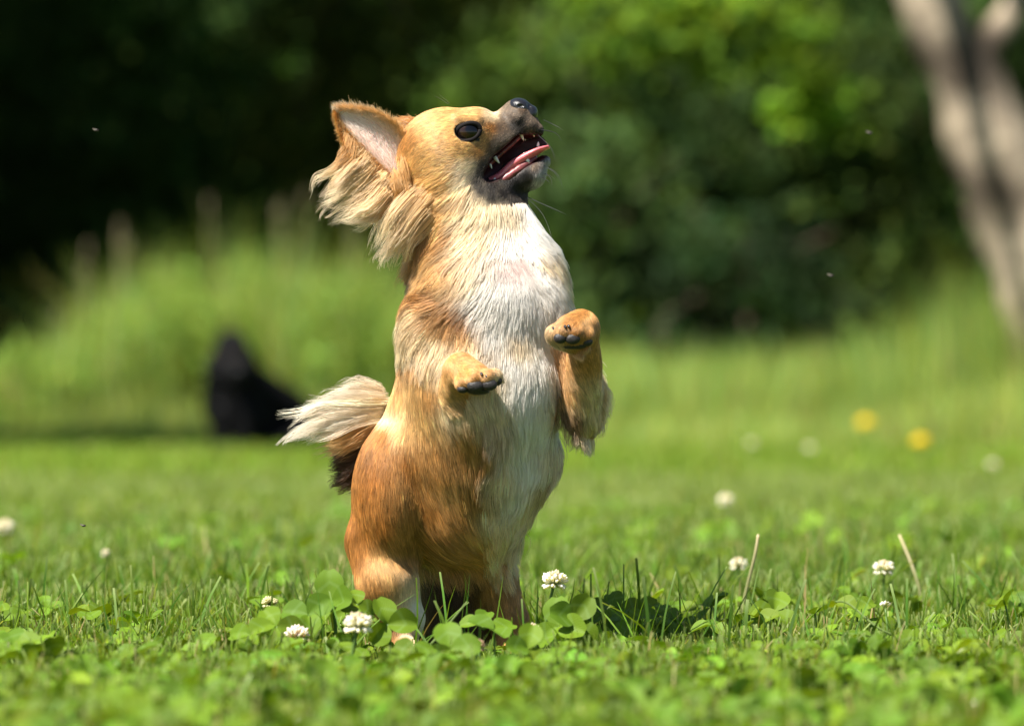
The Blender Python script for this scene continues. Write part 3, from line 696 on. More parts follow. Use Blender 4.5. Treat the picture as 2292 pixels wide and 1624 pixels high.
# ---- nose, eye, teeth, tongue, pads, claws
def small_field(lo, hi, step, build, cols, mat, name, parent):
    f = Field(lo, hi, step); build(f); Vv, Qq = f.mesh()
    f.prep(); nn = f.sample(f.G, Vv)
    fnn = np.cross(Vv[Qq[:, 1]] - Vv[Qq[:, 0]], Vv[Qq[:, 2]] - Vv[Qq[:, 0]])
    w = (fnn * nn[Qq[:, 0]]).sum(1) < 0; Qq[w] = Qq[w][:, ::-1]
    return fast_mesh(name, Vv, Qq, mat=mat, parent=parent)
M_nose = plain('nose_leather', (0.010, 0.009, 0.010), rough=0.28, spec=0.6, coat=0.35, bump=0.6, scale=1500)
M_eye = plain('eye_gloss', (0.005, 0.004, 0.005), rough=0.09, spec=0.5)
M_lid = plain('eyelid_skin', (0.008, 0.006, 0.006), rough=0.75, spec=0.15)
M_tongue = plain('tongue_flesh', (0.70, 0.17, 0.19), rough=0.28, spec=0.5, coat=0.5, sss=0.25, noise=0.12, scale=400, bump=0.5)
M_gum = plain('gum_flesh', (0.17, 0.035, 0.035), rough=0.4, spec=0.5, coat=0.2, noise=0.5, scale=260, bump=0.6)
M_tooth = plain('tooth_enamel', (0.82, 0.78, 0.68), rough=0.18, spec=0.6, coat=0.5)
M_pad = plain('paw_pad_skin', (0.022, 0.019, 0.018), rough=0.5, spec=0.4, noise=0.4, scale=900, bump=0.8)
M_claw = plain('claw_horn', (0.012, 0.012, 0.015), rough=0.2, spec=0.6, coat=0.4)

def b_nose(f):
    f.ell(PW(1164, 240, -26), np.array((27, 31, 21)) * u, 4 * u, rot=math.radians(-20))
    f.ell(PW(1186, 256, -26), np.array((17, 24, 22)) * u, 8 * u, rot=math.radians(-30))
    f.ell(PW(1186, 233, -46), np.array((6, 7, 8)) * u, 3 * u, sub=True); f.ell(PW(1186, 233, -6), np.array((6, 7, 8)) * u, 3 * u, sub=True)
    f.ell(PW(1166, 236, -60), np.array((10, 8, 4)) * u, 3 * u, sub=True)
small_field(PW(1120, 300, -70), PW(1225, 195, 25), 1.5 * u, b_nose, None, M_nose, 'nose', dog)
def iris(m):
    nt = m.node_tree; b = nt.nodes['Principled BSDF']
    g = nt.nodes.new('ShaderNodeNewGeometry'); d = nt.nodes.new('ShaderNodeVectorMath'); d.operation = 'DOT_PRODUCT'
    d.inputs[1].default_value = Vector((0.28, -0.93, 0.22)).normalized()
    r = nt.nodes.new('ShaderNodeValToRGB'); e = r.color_ramp.elements
    e[0].position = 0.60; e[0].color = (0.01, 0.006, 0.005, 1); e[1].position = 0.93; e[1].color = (0.003, 0.003, 0.004, 1)
    q = e.new(0.72); q.color = (0.022, 0.010, 0.005, 1); q = e.new(0.87); q.color = (0.016, 0.007, 0.004, 1)
    nt.links.new(g.outputs['Normal'], d.inputs[0]); nt.links.new(d.outputs['Value'], r.inputs[0]); nt.links.new(r.outputs[0], b.inputs['Base Color'])
iris(M_eye)
def ball(c, r, seg=24, rings=16, scale=(1, 1, 1)):
    th = np.linspace(0, np.pi, rings); ph = np.linspace(0, 2 * np.pi, seg, endpoint=False)
    Vv = np.stack([np.sin(th)[:, None] * np.cos(ph), np.sin(th)[:, None] * np.sin(ph), np.repeat(np.cos(th)[:, None], seg, 1)], -1).reshape(-1, 3) * r * np.array(scale) + c
    Ff = np.array([[i * seg + j, (i + 1) * seg + j, (i + 1) * seg + (j + 1) % seg, i * seg + (j + 1) % seg] for i in range(rings - 1) for j in range(seg)])
    return Vv, Ff
def make_eye(d, sgn):
    eye = fast_mesh('eye', *ball(PW(1047, 295, d), 25 * u, 32, 24, (1.08, 0.8, 0.95)), mat=M_eye, parent=dog)
    a = np.linspace(0, 2 * np.pi, 28)
    pts = []
    for t in a:
        rx, ry = 27.5, 19.5 - 3 * max(0, -math.cos(t)) * 0
        x = 1047 + rx * math.cos(t); y = 295 - ry * math.sin(t) - 6 * math.cos(t)
        pts.append(PW(x, y, d - sgn * (13 - 6 * math.cos(t) ** 2)))
    Vt, Ft = tube(pts, 5.6 * u, 8)
    fast_mesh('eyelid', Vt, Ft, mat=M_lid, parent=eye)
make_eye(-92, 1); make_eye(44, -1)
# tongue: sheet with thickness, lying on the lower jaw and past the front teeth
def build_tongue():
    cl = catmull([PW(1098, 408, -20), PW(1125, 394, -22), PW(1152, 368, -26), PW(1182, 349, -30), PW(1207, 336, -32), PW(1229, 328, -32)], 26)
    wd = catmull([(22, 0, 0), (26, 0, 0), (28, 0, 0), (28, 0, 0), (26, 0, 0), (14, 0, 0)], 26)[:, 0] * u
    th = catmull([(15, 0, 0), (16, 0, 0), (15, 0, 0), (12, 0, 0), (8, 0, 0), (5, 0, 0)], 26)[:, 0] * u
    Vv = []; sg = 16
    T_ = np.gradient(cl, axis=0); T_ /= np.linalg.norm(T_, axis=1)[:, None]
    for i in range(26):
        nrm = np.cross(T_[i], (0, 1, 0)); nrm /= np.linalg.norm(nrm)
        nrm = nrm if nrm[2] > 0 else -nrm
        for j in range(sg):
            a = 2 * math.pi * j / sg; c, s_ = math.cos(a), math.sin(a)
            g = 0.25 * th[i] * math.exp(-(c / 0.25) ** 2) if s_ > 0 else 0
            Vv.append(cl[i] + np.array((0, 1, 0)) * wd[i] * c + nrm * (th[i] * s_ * 0.9 - g + 0.35 * wd[i] * c * c * 0.4))
    Vv = np.array(Vv); F = [[i * sg + j, i * sg + (j + 1) % sg, (i + 1) * sg + (j + 1) % sg, (i + 1) * sg + j] for i in range(25) for j in range(sg)]
    Vv = np.vstack([Vv, cl[-1:] + np.array([[3 * u, 0, 0]])]); e = len(Vv) - 1
    F += [[25 * sg + j, 25 * sg + (j + 1) % sg, e, e] for j in range(sg)]
    F = np.array(F); F = np.vstack([F[:, :3], F[:, [0, 2, 3]]]); F = F[F[:, 1] != F[:, 2]]
    fast_mesh('tongue', Vv, F, mat=M_tongue, parent=dog)
build_tongue()
# gums and inner lower lip along the near side and the far side
for dd in (-52, 4):
    k = 1 if dd < 0 else -1
    pts = catmull([PW(1086, 418, dd), PW(1104, 414, dd - 2 * k), PW(1132, 398, dd), PW(1158, 380, dd + 4 * k), PW(1182, 364, dd + 10 * k), PW(1200, 350, dd + 18 * k)], 22)
    rr_ = (np.array([5, 7.5, 9, 10, 10, 9, 7, 5])[np.linspace(0, 7, 22).astype(int)] + rng.normal(size=22) * 0.5) * u
    fast_mesh('gum', *tube(pts, rr_, 10), mat=M_gum, parent=dog)
    pts = catmull([PW(1090, 372, dd + 10 * k), PW(1120, 345, dd + 12 * k), PW(1150, 318, dd + 14 * k), PW(1178, 292, dd + 18 * k), PW(1196, 284, dd + 24 * k)], 16)
    fast_mesh('gum', *tube(pts, 5 * u, 8), mat=M_gum, parent=dog)
def tooth(base, tip, r):
    b, t = PX(*base), PX(*tip); q = np.array([0, .3, .6, .85, 1.0]); pts = b + (t - b) * q[:, None]
    fast_mesh('tooth', *tube(pts, r * u * np.array([1, 1, .75, .45, .12]), 8), mat=M_tooth, parent=dog)
tooth((1184, -46, 365), (1172, -46, 340), 5); tooth((1193, -36, 356), (1193, -36, 342), 4); tooth((1199, -28, 352), (1199, -28, 341), 3.5)
tooth((1104, -52, 418), (1108, -52, 396), 5.5); tooth((1090, -50, 422), (1088, -50, 410), 4)
tooth((1107, -48, 350), (1118, -50, 365), 4.5); tooth((1097, -50, 366), (1101, -52, 377), 3)
tooth((1164, -40, 292), (1172, -42, 314), 4.5); tooth((1192, -34, 292), (1196, -34, 306), 3.5)
tooth((1204, -28, 328), (1205, -30, 316), 3.5); tooth((1184, 0, 360), (1176, 0, 338), 5); tooth((1170, -8, 292), (1176, -8, 314), 5)
tooth((1139, -50, 396), (1140, -50, 388), 3.5); tooth((1152, -49, 387), (1153, -49, 379), 3.5); tooth((1125, -51, 405), (1126, -51, 396), 3.5)
# fold where muzzle meets forehead
# paw pads and claws
LP = [(1036, -272, 869, 13, 9), (1064, -290, 862, 19, 13), (1096, -290, 859, 17, 13), (1115, -272, 850, 9, 11)]
RP = [(1231, -250, 752, 9, 12), (1254, -276, 755, 15, 12), (1282, -276, 756, 17, 13), (1313, -256, 762, 14, 11)]
for (x, d, y, rx, ry) in LP + RP:
    fast_mesh('paw_pad', *ball(PW(x, y + 1, d + 3), u, 14, 10, (rx, 9, ry)), mat=M_pad, parent=dog)
fast_mesh('paw_pad', *ball(PW(1070, 873, -262), u, 16, 10, (27, 16, 10)), mat=M_pad, parent=dog)
fast_mesh('paw_pad', *ball(PW(1284, 772, -246), u, 16, 10, (30, 16, 10)), mat=M_pad, parent=dog)
for (x, d, y) in [(1045, -280, 849), (1078, -296, 837), (1088, -296, 841), (1108, -282, 838), (1239, -262, 735), (1265, -282, 731), (1273, -282, 730), (1306, -266, 739)]:
    pts = catmull([PW(x - 1, y - 2, d + 14), PW(x, y - 1, d + 4), PW(x + 1, y + 2, d - 1)], 6)
    fast_mesh('claw', *tube(pts, np.array([3.6, 3.6, 3.5, 3.0, 2.2, 0.8]) * u, 8), mat=M_claw, parent=dog)
# whiskers
wk = []
for g in ([(1205, -50, 300), (1235, -60, 330), (1250, -65, 375)], [(1210, -45, 290), (1245, -50, 300), (1262, -55, 330)], [(1215, -40, 385), (1240, -45, 400), (1245, -45, 430)], [(1205, -50, 395), (1228, -55, 410), (1232, -55, 440)],
          [(1180, -40, 440), (1215, -50, 475), (1240, -60, 530)], [(1180, -40, 440), (1235, -50, 465), (1275, -55, 482)], [(1035, -70, 445), (1028, -90, 475), (1033, -95, 515)], [(1215, -30, 270), (1240, -30, 285), (1260, -35, 300)],
          [(1005, -10, 232), (985, -10, 218), (968, -10, 210)], [(1220, -35, 370), (1250, -45, 395), (1262, -48, 440)]):
    wk.append(tuft([g], 2, 1.5, 5, (0.02, 0.02, 0.02), (0.05, 0.045, 0.04), wav=1, ncl=2, thick=0.55, lenv=(0.8, 1.0)))
hair_parts('whiskers', wk, dog)

# ================================================================== GROUND AND LAWN
def gcol(n, base, var, hue=0.15):
    v = np.exp(rng.normal(size=n) * var)[:, None]; h = rng.normal(size=n)[:, None] * hue
    c = np.array(base)[None] * v
    return c * (1 + h * np.array([1.0, 0.15, -0.6]))
M_soil = plain('soil', (0.045, 0.075, 0.014), rough=0.95, spec=0.1, noise=0.5, scale=30)
xs = np.concatenate([[-60, -40, -25, -15], np.linspace(-10, 10, 41), [15, 25, 40, 60]]); Ds = np.concatenate([np.linspace(-6, 18, 13), np.linspace(19, 46, 55), [50, 60, 80, 110]])
GX, GD = np.meshgrid(xs, Ds, indexing='ij')
GV = np.stack([GX, GD - DC, ground_z(GX, GD)], -1).reshape(-1, 3); nD = len(Ds)
GF = np.array([[i * nD + j, (i + 1) * nD + j, (i + 1) * nD + j + 1, i * nD + j + 1] for i in range(len(xs) - 1) for j in range(nD - 1)])
tag(fast_mesh('ground', GV, GF, mat=M_soil), kind='structure')

M_grass = attr_mat('grass_blade', rough=0.5, trans=0.42, spec=0.22)
M_clover = None
def clover_mat():
    m, nt, b, out = node_mat('clover_leaf')
    at = nt.nodes.new('ShaderNodeAttribute'); at.attribute_name = 'col'
    uvn = nt.nodes.new('ShaderNodeAttribute'); uvn.attribute_name = 'leaf_uv'
    sp = nt.nodes.new('ShaderNodeSeparateXYZ'); nt.links.new(uvn.outputs['Vector'], sp.inputs[0])
    def mth(op, a, b_=None, v=None):
        n = nt.nodes.new('ShaderNodeMath'); n.operation = op
        nt.links.new(a, n.inputs[0])
        if b_ is not None: nt.links.new(b_, n.inputs[1])
        if v is not None: n.inputs[1].default_value = v
        return n.outputs[0]
    au = mth('ABSOLUTE', sp.outputs[0])
    ch = mth('ADD', sp.outputs[1], mth('MULTIPLY', au, v=0.28))       # chevron coordinate
    d = mth('ABSOLUTE', mth('SUBTRACT', ch, v=0.60))
    band = nt.nodes.new('ShaderNodeMapRange'); band.inputs[1].default_value = 0.02; band.inputs[2].default_value = 0.09
    band.inputs[3].default_value = 0.16; band.inputs[4].default_value = 0.0; nt.links.new(d, band.inputs[0])
    # side veins
    w = nt.nodes.new('ShaderNodeMath'); w.operation = 'SINE'
    nt.links.new(mth('MULTIPLY', mth('SUBTRACT', sp.outputs[1], mth('MULTIPLY', au, v=0.55)), v=62.0), w.inputs[0])
    mx = nt.nodes.new('ShaderNodeMix'); mx.data_type = 'RGBA'
    nt.links.new(band.outputs[0], mx.inputs[0]); nt.links.new(at.outputs['Color'], mx.inputs[6]); mx.inputs[7].default_value = (0.22, 0.34, 0.13, 1)
    tx = nt.nodes.new('ShaderNodeTexNoise'); tx.inputs['Scale'].default_value = 220
    mr = nt.nodes.new('ShaderNodeMapRange'); mr.inputs[1].default_value = .3; mr.inputs[2].default_value = .7; mr.inputs[3].default_value = .8; mr.inputs[4].default_value = 1.2
    nt.links.new(tx.outputs[0], mr.inputs[0])
    vm = nt.nodes.new('ShaderNodeVectorMath'); vm.operation = 'SCALE'; nt.links.new(mx.outputs[2], vm.inputs[0]); nt.links.new(mr.outputs[0], vm.inputs['Scale'])
    nt.links.new(vm.outputs[0], b.inputs['Base Color'])
    b.inputs['Roughness'].default_value = 0.6; b.inputs['Specular IOR Level'].default_value = 0.2
    bp = nt.nodes.new('ShaderNodeBump'); bp.inputs['Strength'].default_value = 0.12; bp.inputs['Distance'].default_value = 0.0004
    nt.links.new(w.outputs[0], bp.inputs['Height']); nt.links.new(bp.outputs[0], b.inputs['Normal'])
    tr = nt.nodes.new('ShaderNodeBsdfTranslucent'); ms = nt.nodes.new('ShaderNodeMixShader'); ms.inputs[0].default_value = 0.27
    g = nt.nodes.new('ShaderNodeMix'); g.data_type = 'RGBA'; g.blend_type = 'MULTIPLY'; g.inputs[0].default_value = 1; g.inputs[7].default_value = (1.6, 1.4, 0.4, 1)
    nt.links.new(vm.outputs[0], g.inputs[6]); nt.links.new(g.outputs[2], tr.inputs[0])
    nt.links.new(b.outputs[0], ms.inputs[1]); nt.links.new(tr.outputs[0], ms.inputs[2]); nt.links.new(ms.outputs[0], out.inputs[0])
    return m
M_clover = clover_mat()

def area_pts(n, D0, D1, a=0.1, b=0.35, dens=None):
    D = np.sqrt(rng.uniform((D0 * a + b) ** 2, (D1 * a + b) ** 2, n)); D = (D - b) / a
    x = rng.uniform(-1, 1, n) * (a * D + b)
    return x, D
def blades(n, x, D, h, w, tipcol=0.5, base=(0.055, 0.13, 0.018), lean=0.35, seg=3, cut=0.6, var=0.22, hue=0.15, dry=0.04):
    """mown grass blades: tapered strips with a cut tip, bent to one side"""
    az = rng.uniform(0, 2 * np.pi, n); fa = rng.uniform(0, 2 * np.pi, n)
    le = np.abs(rng.normal(size=n)) * lean + 0.05; cv = rng.normal(size=n) * 0.35
    z0 = ground_z(x, D); root = np.stack([x, D - DC, z0], 1)
    dh = np.stack([np.cos(az), np.sin(az), np.zeros(n)], 1); sd = np.stack([np.cos(fa), np.sin(fa), np.zeros(n)], 1)
    K = seg + 1; s = np.linspace(0, 1, K)
    P = root[:, None] + (h[:, None] * s)[..., None] * np.array([0, 0, 1.0]) * (1 - 0.35 * np.minimum(le, 1.4)[:, None, None] * s[None, :, None]) + dh[:, None] * (h[:, None] * (le[:, None] * s + (0.5 * cv)[:, None] * s ** 2))[..., None]
    iscut = rng.uniform(size=n) < cut
    tipw = np.where(iscut, rng.uniform(0.45, 0.8, n), 0.08)
    wid = w[:, None] * ((1 - s) * 1.0 + s * tipw[:, None])
    wid[:, 0] *= 0.8
    A = P - sd[:, None] * wid[..., None] * 0.5; B_ = P + sd[:, None] * wid[..., None] * 0.5
    Vv = np.stack([A, B_], 2).reshape(n, K * 2, 3)
    q = np.array([[2 * i, 2 * i + 1, 2 * i + 3, 2 * i + 2] for i in range(seg)])
    Ff = (np.arange(n)[:, None, None] * K * 2 + q[None]).reshape(-1, 4)
    c = gcol(n, base, var, hue); dr = rng.uniform(size=n) < dry
    c[dr] = gcol(dr.sum(), (0.36, 0.27, 0.12), 0.2, 0.05)
    cc_ = c[:, None] * np.linspace(0.75, 1.15, K)[None, :, None]
    tp = np.array([0.34, 0.38, 0.16]); cc_[:, -1] = np.where(iscut[:, None], cc_[:, -1] * (1 - tipcol) + tp * tipcol, cc_[:, -1])
    cc_ = np.repeat(cc_[:, :, None], 2, 2).reshape(-1, 3)
    return Vv.reshape(-1, 3), Ff, np.clip(cc_, 0.004, 0.8)
def patch(x, D, f=2.2, seed=3):
    p = np.stack([x, D, x * 0], 1); return smooth_noise(p, f, seed)[:, 0]
lawn = []
def feet(x, D):
    '''turf pressed down where the dog stands and in front of its feet'''
    m = (x > -0.125) & (x < 0.03) & (D > 3.9) & (D < 4.45)
    m2 = (x > 0.03) & (x < 0.155) & (D > 4.1) & (D < 4.42)
    return np.where(m, 0.35, np.where(m2, 0.6, 1.0))
GB = (0.122, 0.205, 0.014)
x, D = area_pts(72000, 2.9, 6.2, b=0.55); h = rng.uniform(0.018, 0.05, len(x)) * (1 + 0.2 * patch(x, D)) * np.interp(D, [3.9, 4.5], [0.55, 1.0])
h = h * feet(x, D)
lawn.append(blades(len(x), x, D, h, rng.uniform(0.0012, 0.0030, len(x)), base=GB, cut=0.65, tipcol=.7))
x, D = area_pts(15000, 3.0, 4.7); lawn.append(blades(len(x), x, D, rng.uniform(0.018, 0.040, len(x)) * feet(x, D), rng.uniform(0.0009, 0.0019, len(x)), base=(0.13, 0.20, 0.02), lean=0.5, seg=4, cut=0.5, dry=0.08))
x, D = area_pts(5200, 4.1, 7.5); lawn.append(blades(len(x), x, D, rng.uniform(0.04, 0.075, len(x)), rng.uniform(0.0016, 0.0034, len(x)), base=(0.10, 0.19, 0.02), lean=0.45, seg=4, cut=0.4))
x, D = area_pts(90000, 6.2, 12, b=1.0); h = rng.uniform(0.022, 0.055, len(x)) * (1 + 0.25 * patch(x, D, 1.5)); lawn.append(blades(len(x), x, D, h, rng.uniform(0.002, 0.005, len(x)), base=(0.165, 0.265, 0.014), seg=2, tipcol=.8))
x, D = area_pts(125000, 12, 25.5, b=1.7); h = rng.uniform(0.025, 0.065, len(x)) * (1 + 0.3 * patch(x, D, 1.0)); lawn.append(blades(len(x), x, D, h, rng.uniform(0.005, 0.011, len(x)), base=(0.18, 0.29, 0.016), seg=2, tipcol=.3))
lv, lf, lc = join(lawn)
tag(fast_mesh('lawn_grass', lv, lf, cols=lc, mat=M_grass), 'short mown green grass of the lawn with pale cut tips', 'grass', kind='stuff')

# clover leaflets
def leaflet_template(nu, nv):
    us = np.linspace(-1, 1, nu); vs = np.linspace(0, 1, nv)
    P, UV = [], []
    for v in vs:
        w = 0.46 * math.sin(math.pi * min(1, (0.03 + 0.93 * v) ** 1.15)) ** 0.62 if 0 < v < 1 else (0.04 if v == 0 else 0.16)
        for a in us:
            yy = v - (0.05 * (1 - abs(a)) if v == 1 else 0)
            P.append((a * w, yy, 0)); UV.append((a, v))
    F = [[j * nu + i, j * nu + i + 1, (j + 1) * nu + i + 1, (j + 1) * nu + i] for j in range(nv - 1) for i in range(nu - 1)]
    return np.array(P), np.array(UV), np.array(F)
TPL_HI, TPL_LO = leaflet_template(5, 8), leaflet_template(3, 5)
def leaflets(base, dr, nrm, size, fold, curl, col, tpl):
    P, UV, F = tpl; n = len(base)
    dr = dr / np.linalg.norm(dr, axis=1)[:, None]; sd = np.cross(dr, nrm); sd /= np.linalg.norm(sd, axis=1)[:, None] + 1e-9; nn = np.cross(sd, dr)
    wav = np.sin(P[None, :, 1] * 7 + rng.uniform(0, 6.28, (n, 1))) * 0.02
    zz = np.abs(P[None, :, 0]) * fold[:, None] - curl[:, None] * P[None, :, 1] ** 2 + wav
    Vv = base[:, None] + size[:, None, None] * (P[None, :, 0, None] * sd[:, None] + P[None, :, 1, None] * dr[:, None] + zz[..., None] * nn[:, None])
    Ff = (np.arange(n)[:, None, None] * len(P) + F[None]).reshape(-1, 4)
    cc_ = np.repeat(col[:, None], len(P), 1)
    return Vv.reshape(-1, 3), Ff, cc_.reshape(-1, 3), np.tile(UV, (n, 1))
def clover_set(n, x, D, h, size, tpl, col=(0.108, 0.190, 0.011), nblades=3):
    z0 = ground_z(x, D); tilt = rng.normal(size=(n, 2)) * 0.42
    top = np.stack([x + tilt[:, 0] * h * 0.5, D - DC + tilt[:, 1] * h * 0.5, z0 + h], 1)
    up = np.stack([tilt[:, 0] * 1.2 - 0.15, tilt[:, 1] * 1.2 - 0.25, np.ones(n)], 1); up /= np.linalg.norm(up, axis=1)[:, None]
    a = np.cross(up, np.array([0.3, 0.1, 1.0])); a /= np.linalg.norm(a, axis=1)[:, None] + 1e-9; b = np.cross(up, a)
    ph0 = rng.uniform(0, 6.28, n); out = []
    c = gcol(n, col, 0.2, 0.12)
    for k in range(3):
        ph = ph0 + k * 2.094 + rng.normal(size=n) * 0.12
        el = rng.normal(size=n) * 0.3 + 0.1
        dr = a * (np.cos(ph) * np.cos(el))[:, None] + b * (np.sin(ph) * np.cos(el))[:, None] + up * np.sin(el)[:, None]
        nr = up - dr * (up * dr).sum(1)[:, None] + rng.normal(size=(n, 3)) * 0.12
        out.append(leaflets(top, dr, nr, size * rng.uniform(0.85, 1.1, n), rng.uniform(0.12, 0.7, n), rng.uniform(0, 0.3, n), c * np.exp(rng.normal(size=(n, 1)) * 0.06), tpl))
    o = 0; Vs, Fs, Cs, Us = [], [], [], []
    for v, f, cc_, uvv in out: Vs.append(v); Fs.append(f + o); Cs.append(cc_); Us.append(uvv); o += len(v)
    # stems as thin strips
    root = np.stack([x, D - DC, z0], 1); w = np.array([0.0009, 0, 0])
    st = np.stack([root - w, root + w, top + w, top - w], 1).reshape(-1, 3)
    Vs.append(st); Fs.append(np.arange(4 * n).reshape(n, 4) + o); Cs.append(np.repeat(c * 1.2, 4, 0)); Us.append(np.zeros((4 * n, 2)))
    return np.vstack(Vs), np.vstack(Fs), np.vstack(Cs), np.vstack(Us)
sets = []
x, D = area_pts(5200, 2.95, 4.75); pz = patch(x, D, 5, 9); k = rng.uniform(size=len(x)) < np.clip(0.55 + 0.35 * pz + 0.9 * (4.0 - D), 0.12, 0.95); x, D = x[k], D[k]
sets.append(clover_set(len(x), x, D, rng.uniform(0.004, 0.020, len(x)) * np.interp(D, [4.2, 4.5], [1, 1.5]) * feet(x, D), rng.uniform(0.008, 0.019, len(x)) * (0.3 + 0.7 * feet(x, D)), TPL_HI))
x, D = area_pts(5200, 4.75, 9); k = rng.uniform(size=len(x)) < np.clip(0.02 + 0.35 * patch(x, D, 3, 9), 0.02, 1); x, D = x[k], D[k]
sets.append(clover_set(len(x), x, D, rng.uniform(0.015, 0.04, len(x)), rng.uniform(0.012, 0.022, len(x)), TPL_LO))
o = 0; A4 = [[], [], [], []]
for v, f, c_, uvv in sets: A4[0].append(v); A4[1].append(f + o); A4[2].append(c_); A4[3].append(uvv); o += len(v)
tag(fast_mesh('clover_leaves', np.vstack(A4[0]), np.vstack(A4[1]), cols=np.vstack(A4[2]), uv=np.vstack(A4[3]), mat=M_clover), 'dense carpet of three-part clover leaves growing through the grass', 'clover', kind='stuff')

# single clover leaves in the plane of focus
M_stem = attr_mat('green_stem', rough=0.5, trans=0.15, spec=0.4)
leafmeshes = []
for k in range(10):
    c = gcol(1, (0.108, 0.190, 0.011), 0.18, 0.12)
    v, f, cc_, uvv = leaflets(np.zeros((1, 3)), np.array([[0, 1.0, 0]]), np.array([[0, 0, 1.0]]), np.array([1.0]), rng.uniform(0.2, 0.75, 1), rng.uniform(0, 0.3, 1), c, leaflet_template(7, 10))
    leafmeshes.append(fast_mesh('leaflet', v, f, cols=cc_, uv=uvv, mat=M_clover, link_it=False))
sv, sf = tube(catmull([(0, 0, 0), (0.08, 0.03, 0.5), (0.0, 0.0, 1.0)], 6), np.array([0.03, 0.03, 0.03, 0.03, 0.025, 0.025]), 6)
stem_mesh = fast_mesh('stem', sv, sf, cols=np.tile([0.09, 0.17, 0.03], (len(sv), 1)), mat=M_stem, link_it=False)
def clover_plant(loc, h, size, up, spin, label, group):
    t = empty('clover_plant', loc, label, 'clover', group)
    so = bpy.data.objects.new('stem', stem_mesh); COL.objects.link(so); so.parent = t
    so.scale = (h, h, h)
    upv = Vector(up).normalized()
    tipp = Vector((0, 0, h)); so.rotation_euler = (0, 0, spin)
    q = upv.to_track_quat('Z', 'Y').to_matrix()
    for k in range(3):
        lo_ = bpy.data.objects.new('leaflet', leafmeshes[int(rng.integers(0, 10))]); COL.objects.link(lo_); lo_.parent = t
        from mathutils import Matrix
        R_ = q @ Matrix.Rotation(spin + k * 2.094 + float(rng.normal() * 0.1), 3, 'Z') @ Matrix.Rotation(float(rng.normal() * 0.25 + 0.12), 3, 'X')
        sz = size * float(rng.uniform(0.88, 1.08))
        lo_.matrix_local = Matrix.Translation(tipp) @ R_.to_4x4() @ Matrix.Diagonal((sz, sz, sz, 1))
    return t
LBL = 'three-part green clover leaf standing among the grass around the small dog'
def cp(px, py, D, size, up, spin, label=LBL, group='clover leaves around the small dog'):
    p = AT(px, py, D); gz = float(ground_z(p[0], D)); clover_plant((p[0], p[1], gz), max(p[2] - gz, 0.006), size, up, spin, label, group)
cp(742, 1345, 4.22, 0.025, (-0.2, -1.2, 0.5), 0.2, 'large pale clover leaf with an upright leaflet left of the dog\'s hind leg', None)
cp(690, 1375, 4.20, 0.020, (0.1, -0.9, 0.6), 1.1)
cp(868, 1395, 4.18, 0.021, (0.5, -1.0, 0.4), 0.4, 'folded clover leaf with a bitten edge against the dog\'s pale hind leg', None)
cp(800, 1350, 4.22, 0.018, (0.4, -0.8, 0.6), 2.0)
cp(1105, 1408, 4.15, 0.020, (0.2, -0.5, 1.0), 0.9, 'clover leaf with rounded leaflets in front of the dog\'s far hind leg', None)
cp(1075, 1395, 4.17, 0.015, (0.0, -0.8, 1.0), 1.6)
cp(1250, 1400, 4.20, 0.022, (-0.3, -0.9, 0.6), 0.3, 'broad clover leaf right of the dog below the tall white clover flower', None)
cp(1285, 1385, 4.20, 0.024, (0.3, -1.0, 0.5), 1.4)
SH = 'clover leaf in the dog\'s shadow on the turf right of its hind legs'
for (a_, b_, c_, e_, f_) in [(1310, 1362, 4.46, .019, .8), (1345, 1372, 4.44, .018, .1), (1385, 1358, 4.50, .019, .5), (1430, 1366, 4.50, .018, 1.2), (1475, 1372, 4.52, .018, 1.7), (1520, 1368, 4.56, .017, .3), (1405, 1385, 4.42, .017, 1.0)]:
    cp(a_, b_, c_, e_, (float(rng.normal() * .25), -0.6, .8), f_, SH, 'clover leaves in the dog\'s shadow')
cp(1010, 1450, 4.0, 0.021, (0.0, -1.0, 0.5), 0.4); cp(1180, 1450, 4.02, 0.02, (0.1, -0.9, 0.6), 1.8)
cp(930, 1462, 3.97, 0.019, (-0.2, -0.8, 0.6), 1.2); cp(620, 1400, 4.15, 0.02, (0, -1, 0.5), 0.6); cp(560, 1420, 4.12, 0.019, (-0.3, -0.8, 0.7), 1.5)
for _ in range(85):
    Dk = float(rng.uniform(3.9, 4.7)); xk = float(rng.uniform(-1.02, 1.02)) * (0.09 * Dk)
    pxk = 1146 + xk * 12732 / Dk
    if 820 < pxk < 1215 or 1265 < pxk < 1580: continue
    clover_plant((xk, Dk - DC, 0), float(rng.uniform(0.008, 0.024)) * (1.5 if Dk > 4.3 else 1), float(rng.uniform(0.012, 0.021)), (float(rng.normal() * .4 - .1), float(rng.normal() * .35 - .35), .9), float(rng.uniform(0, 2)), LBL, 'clover leaves around the small dog')

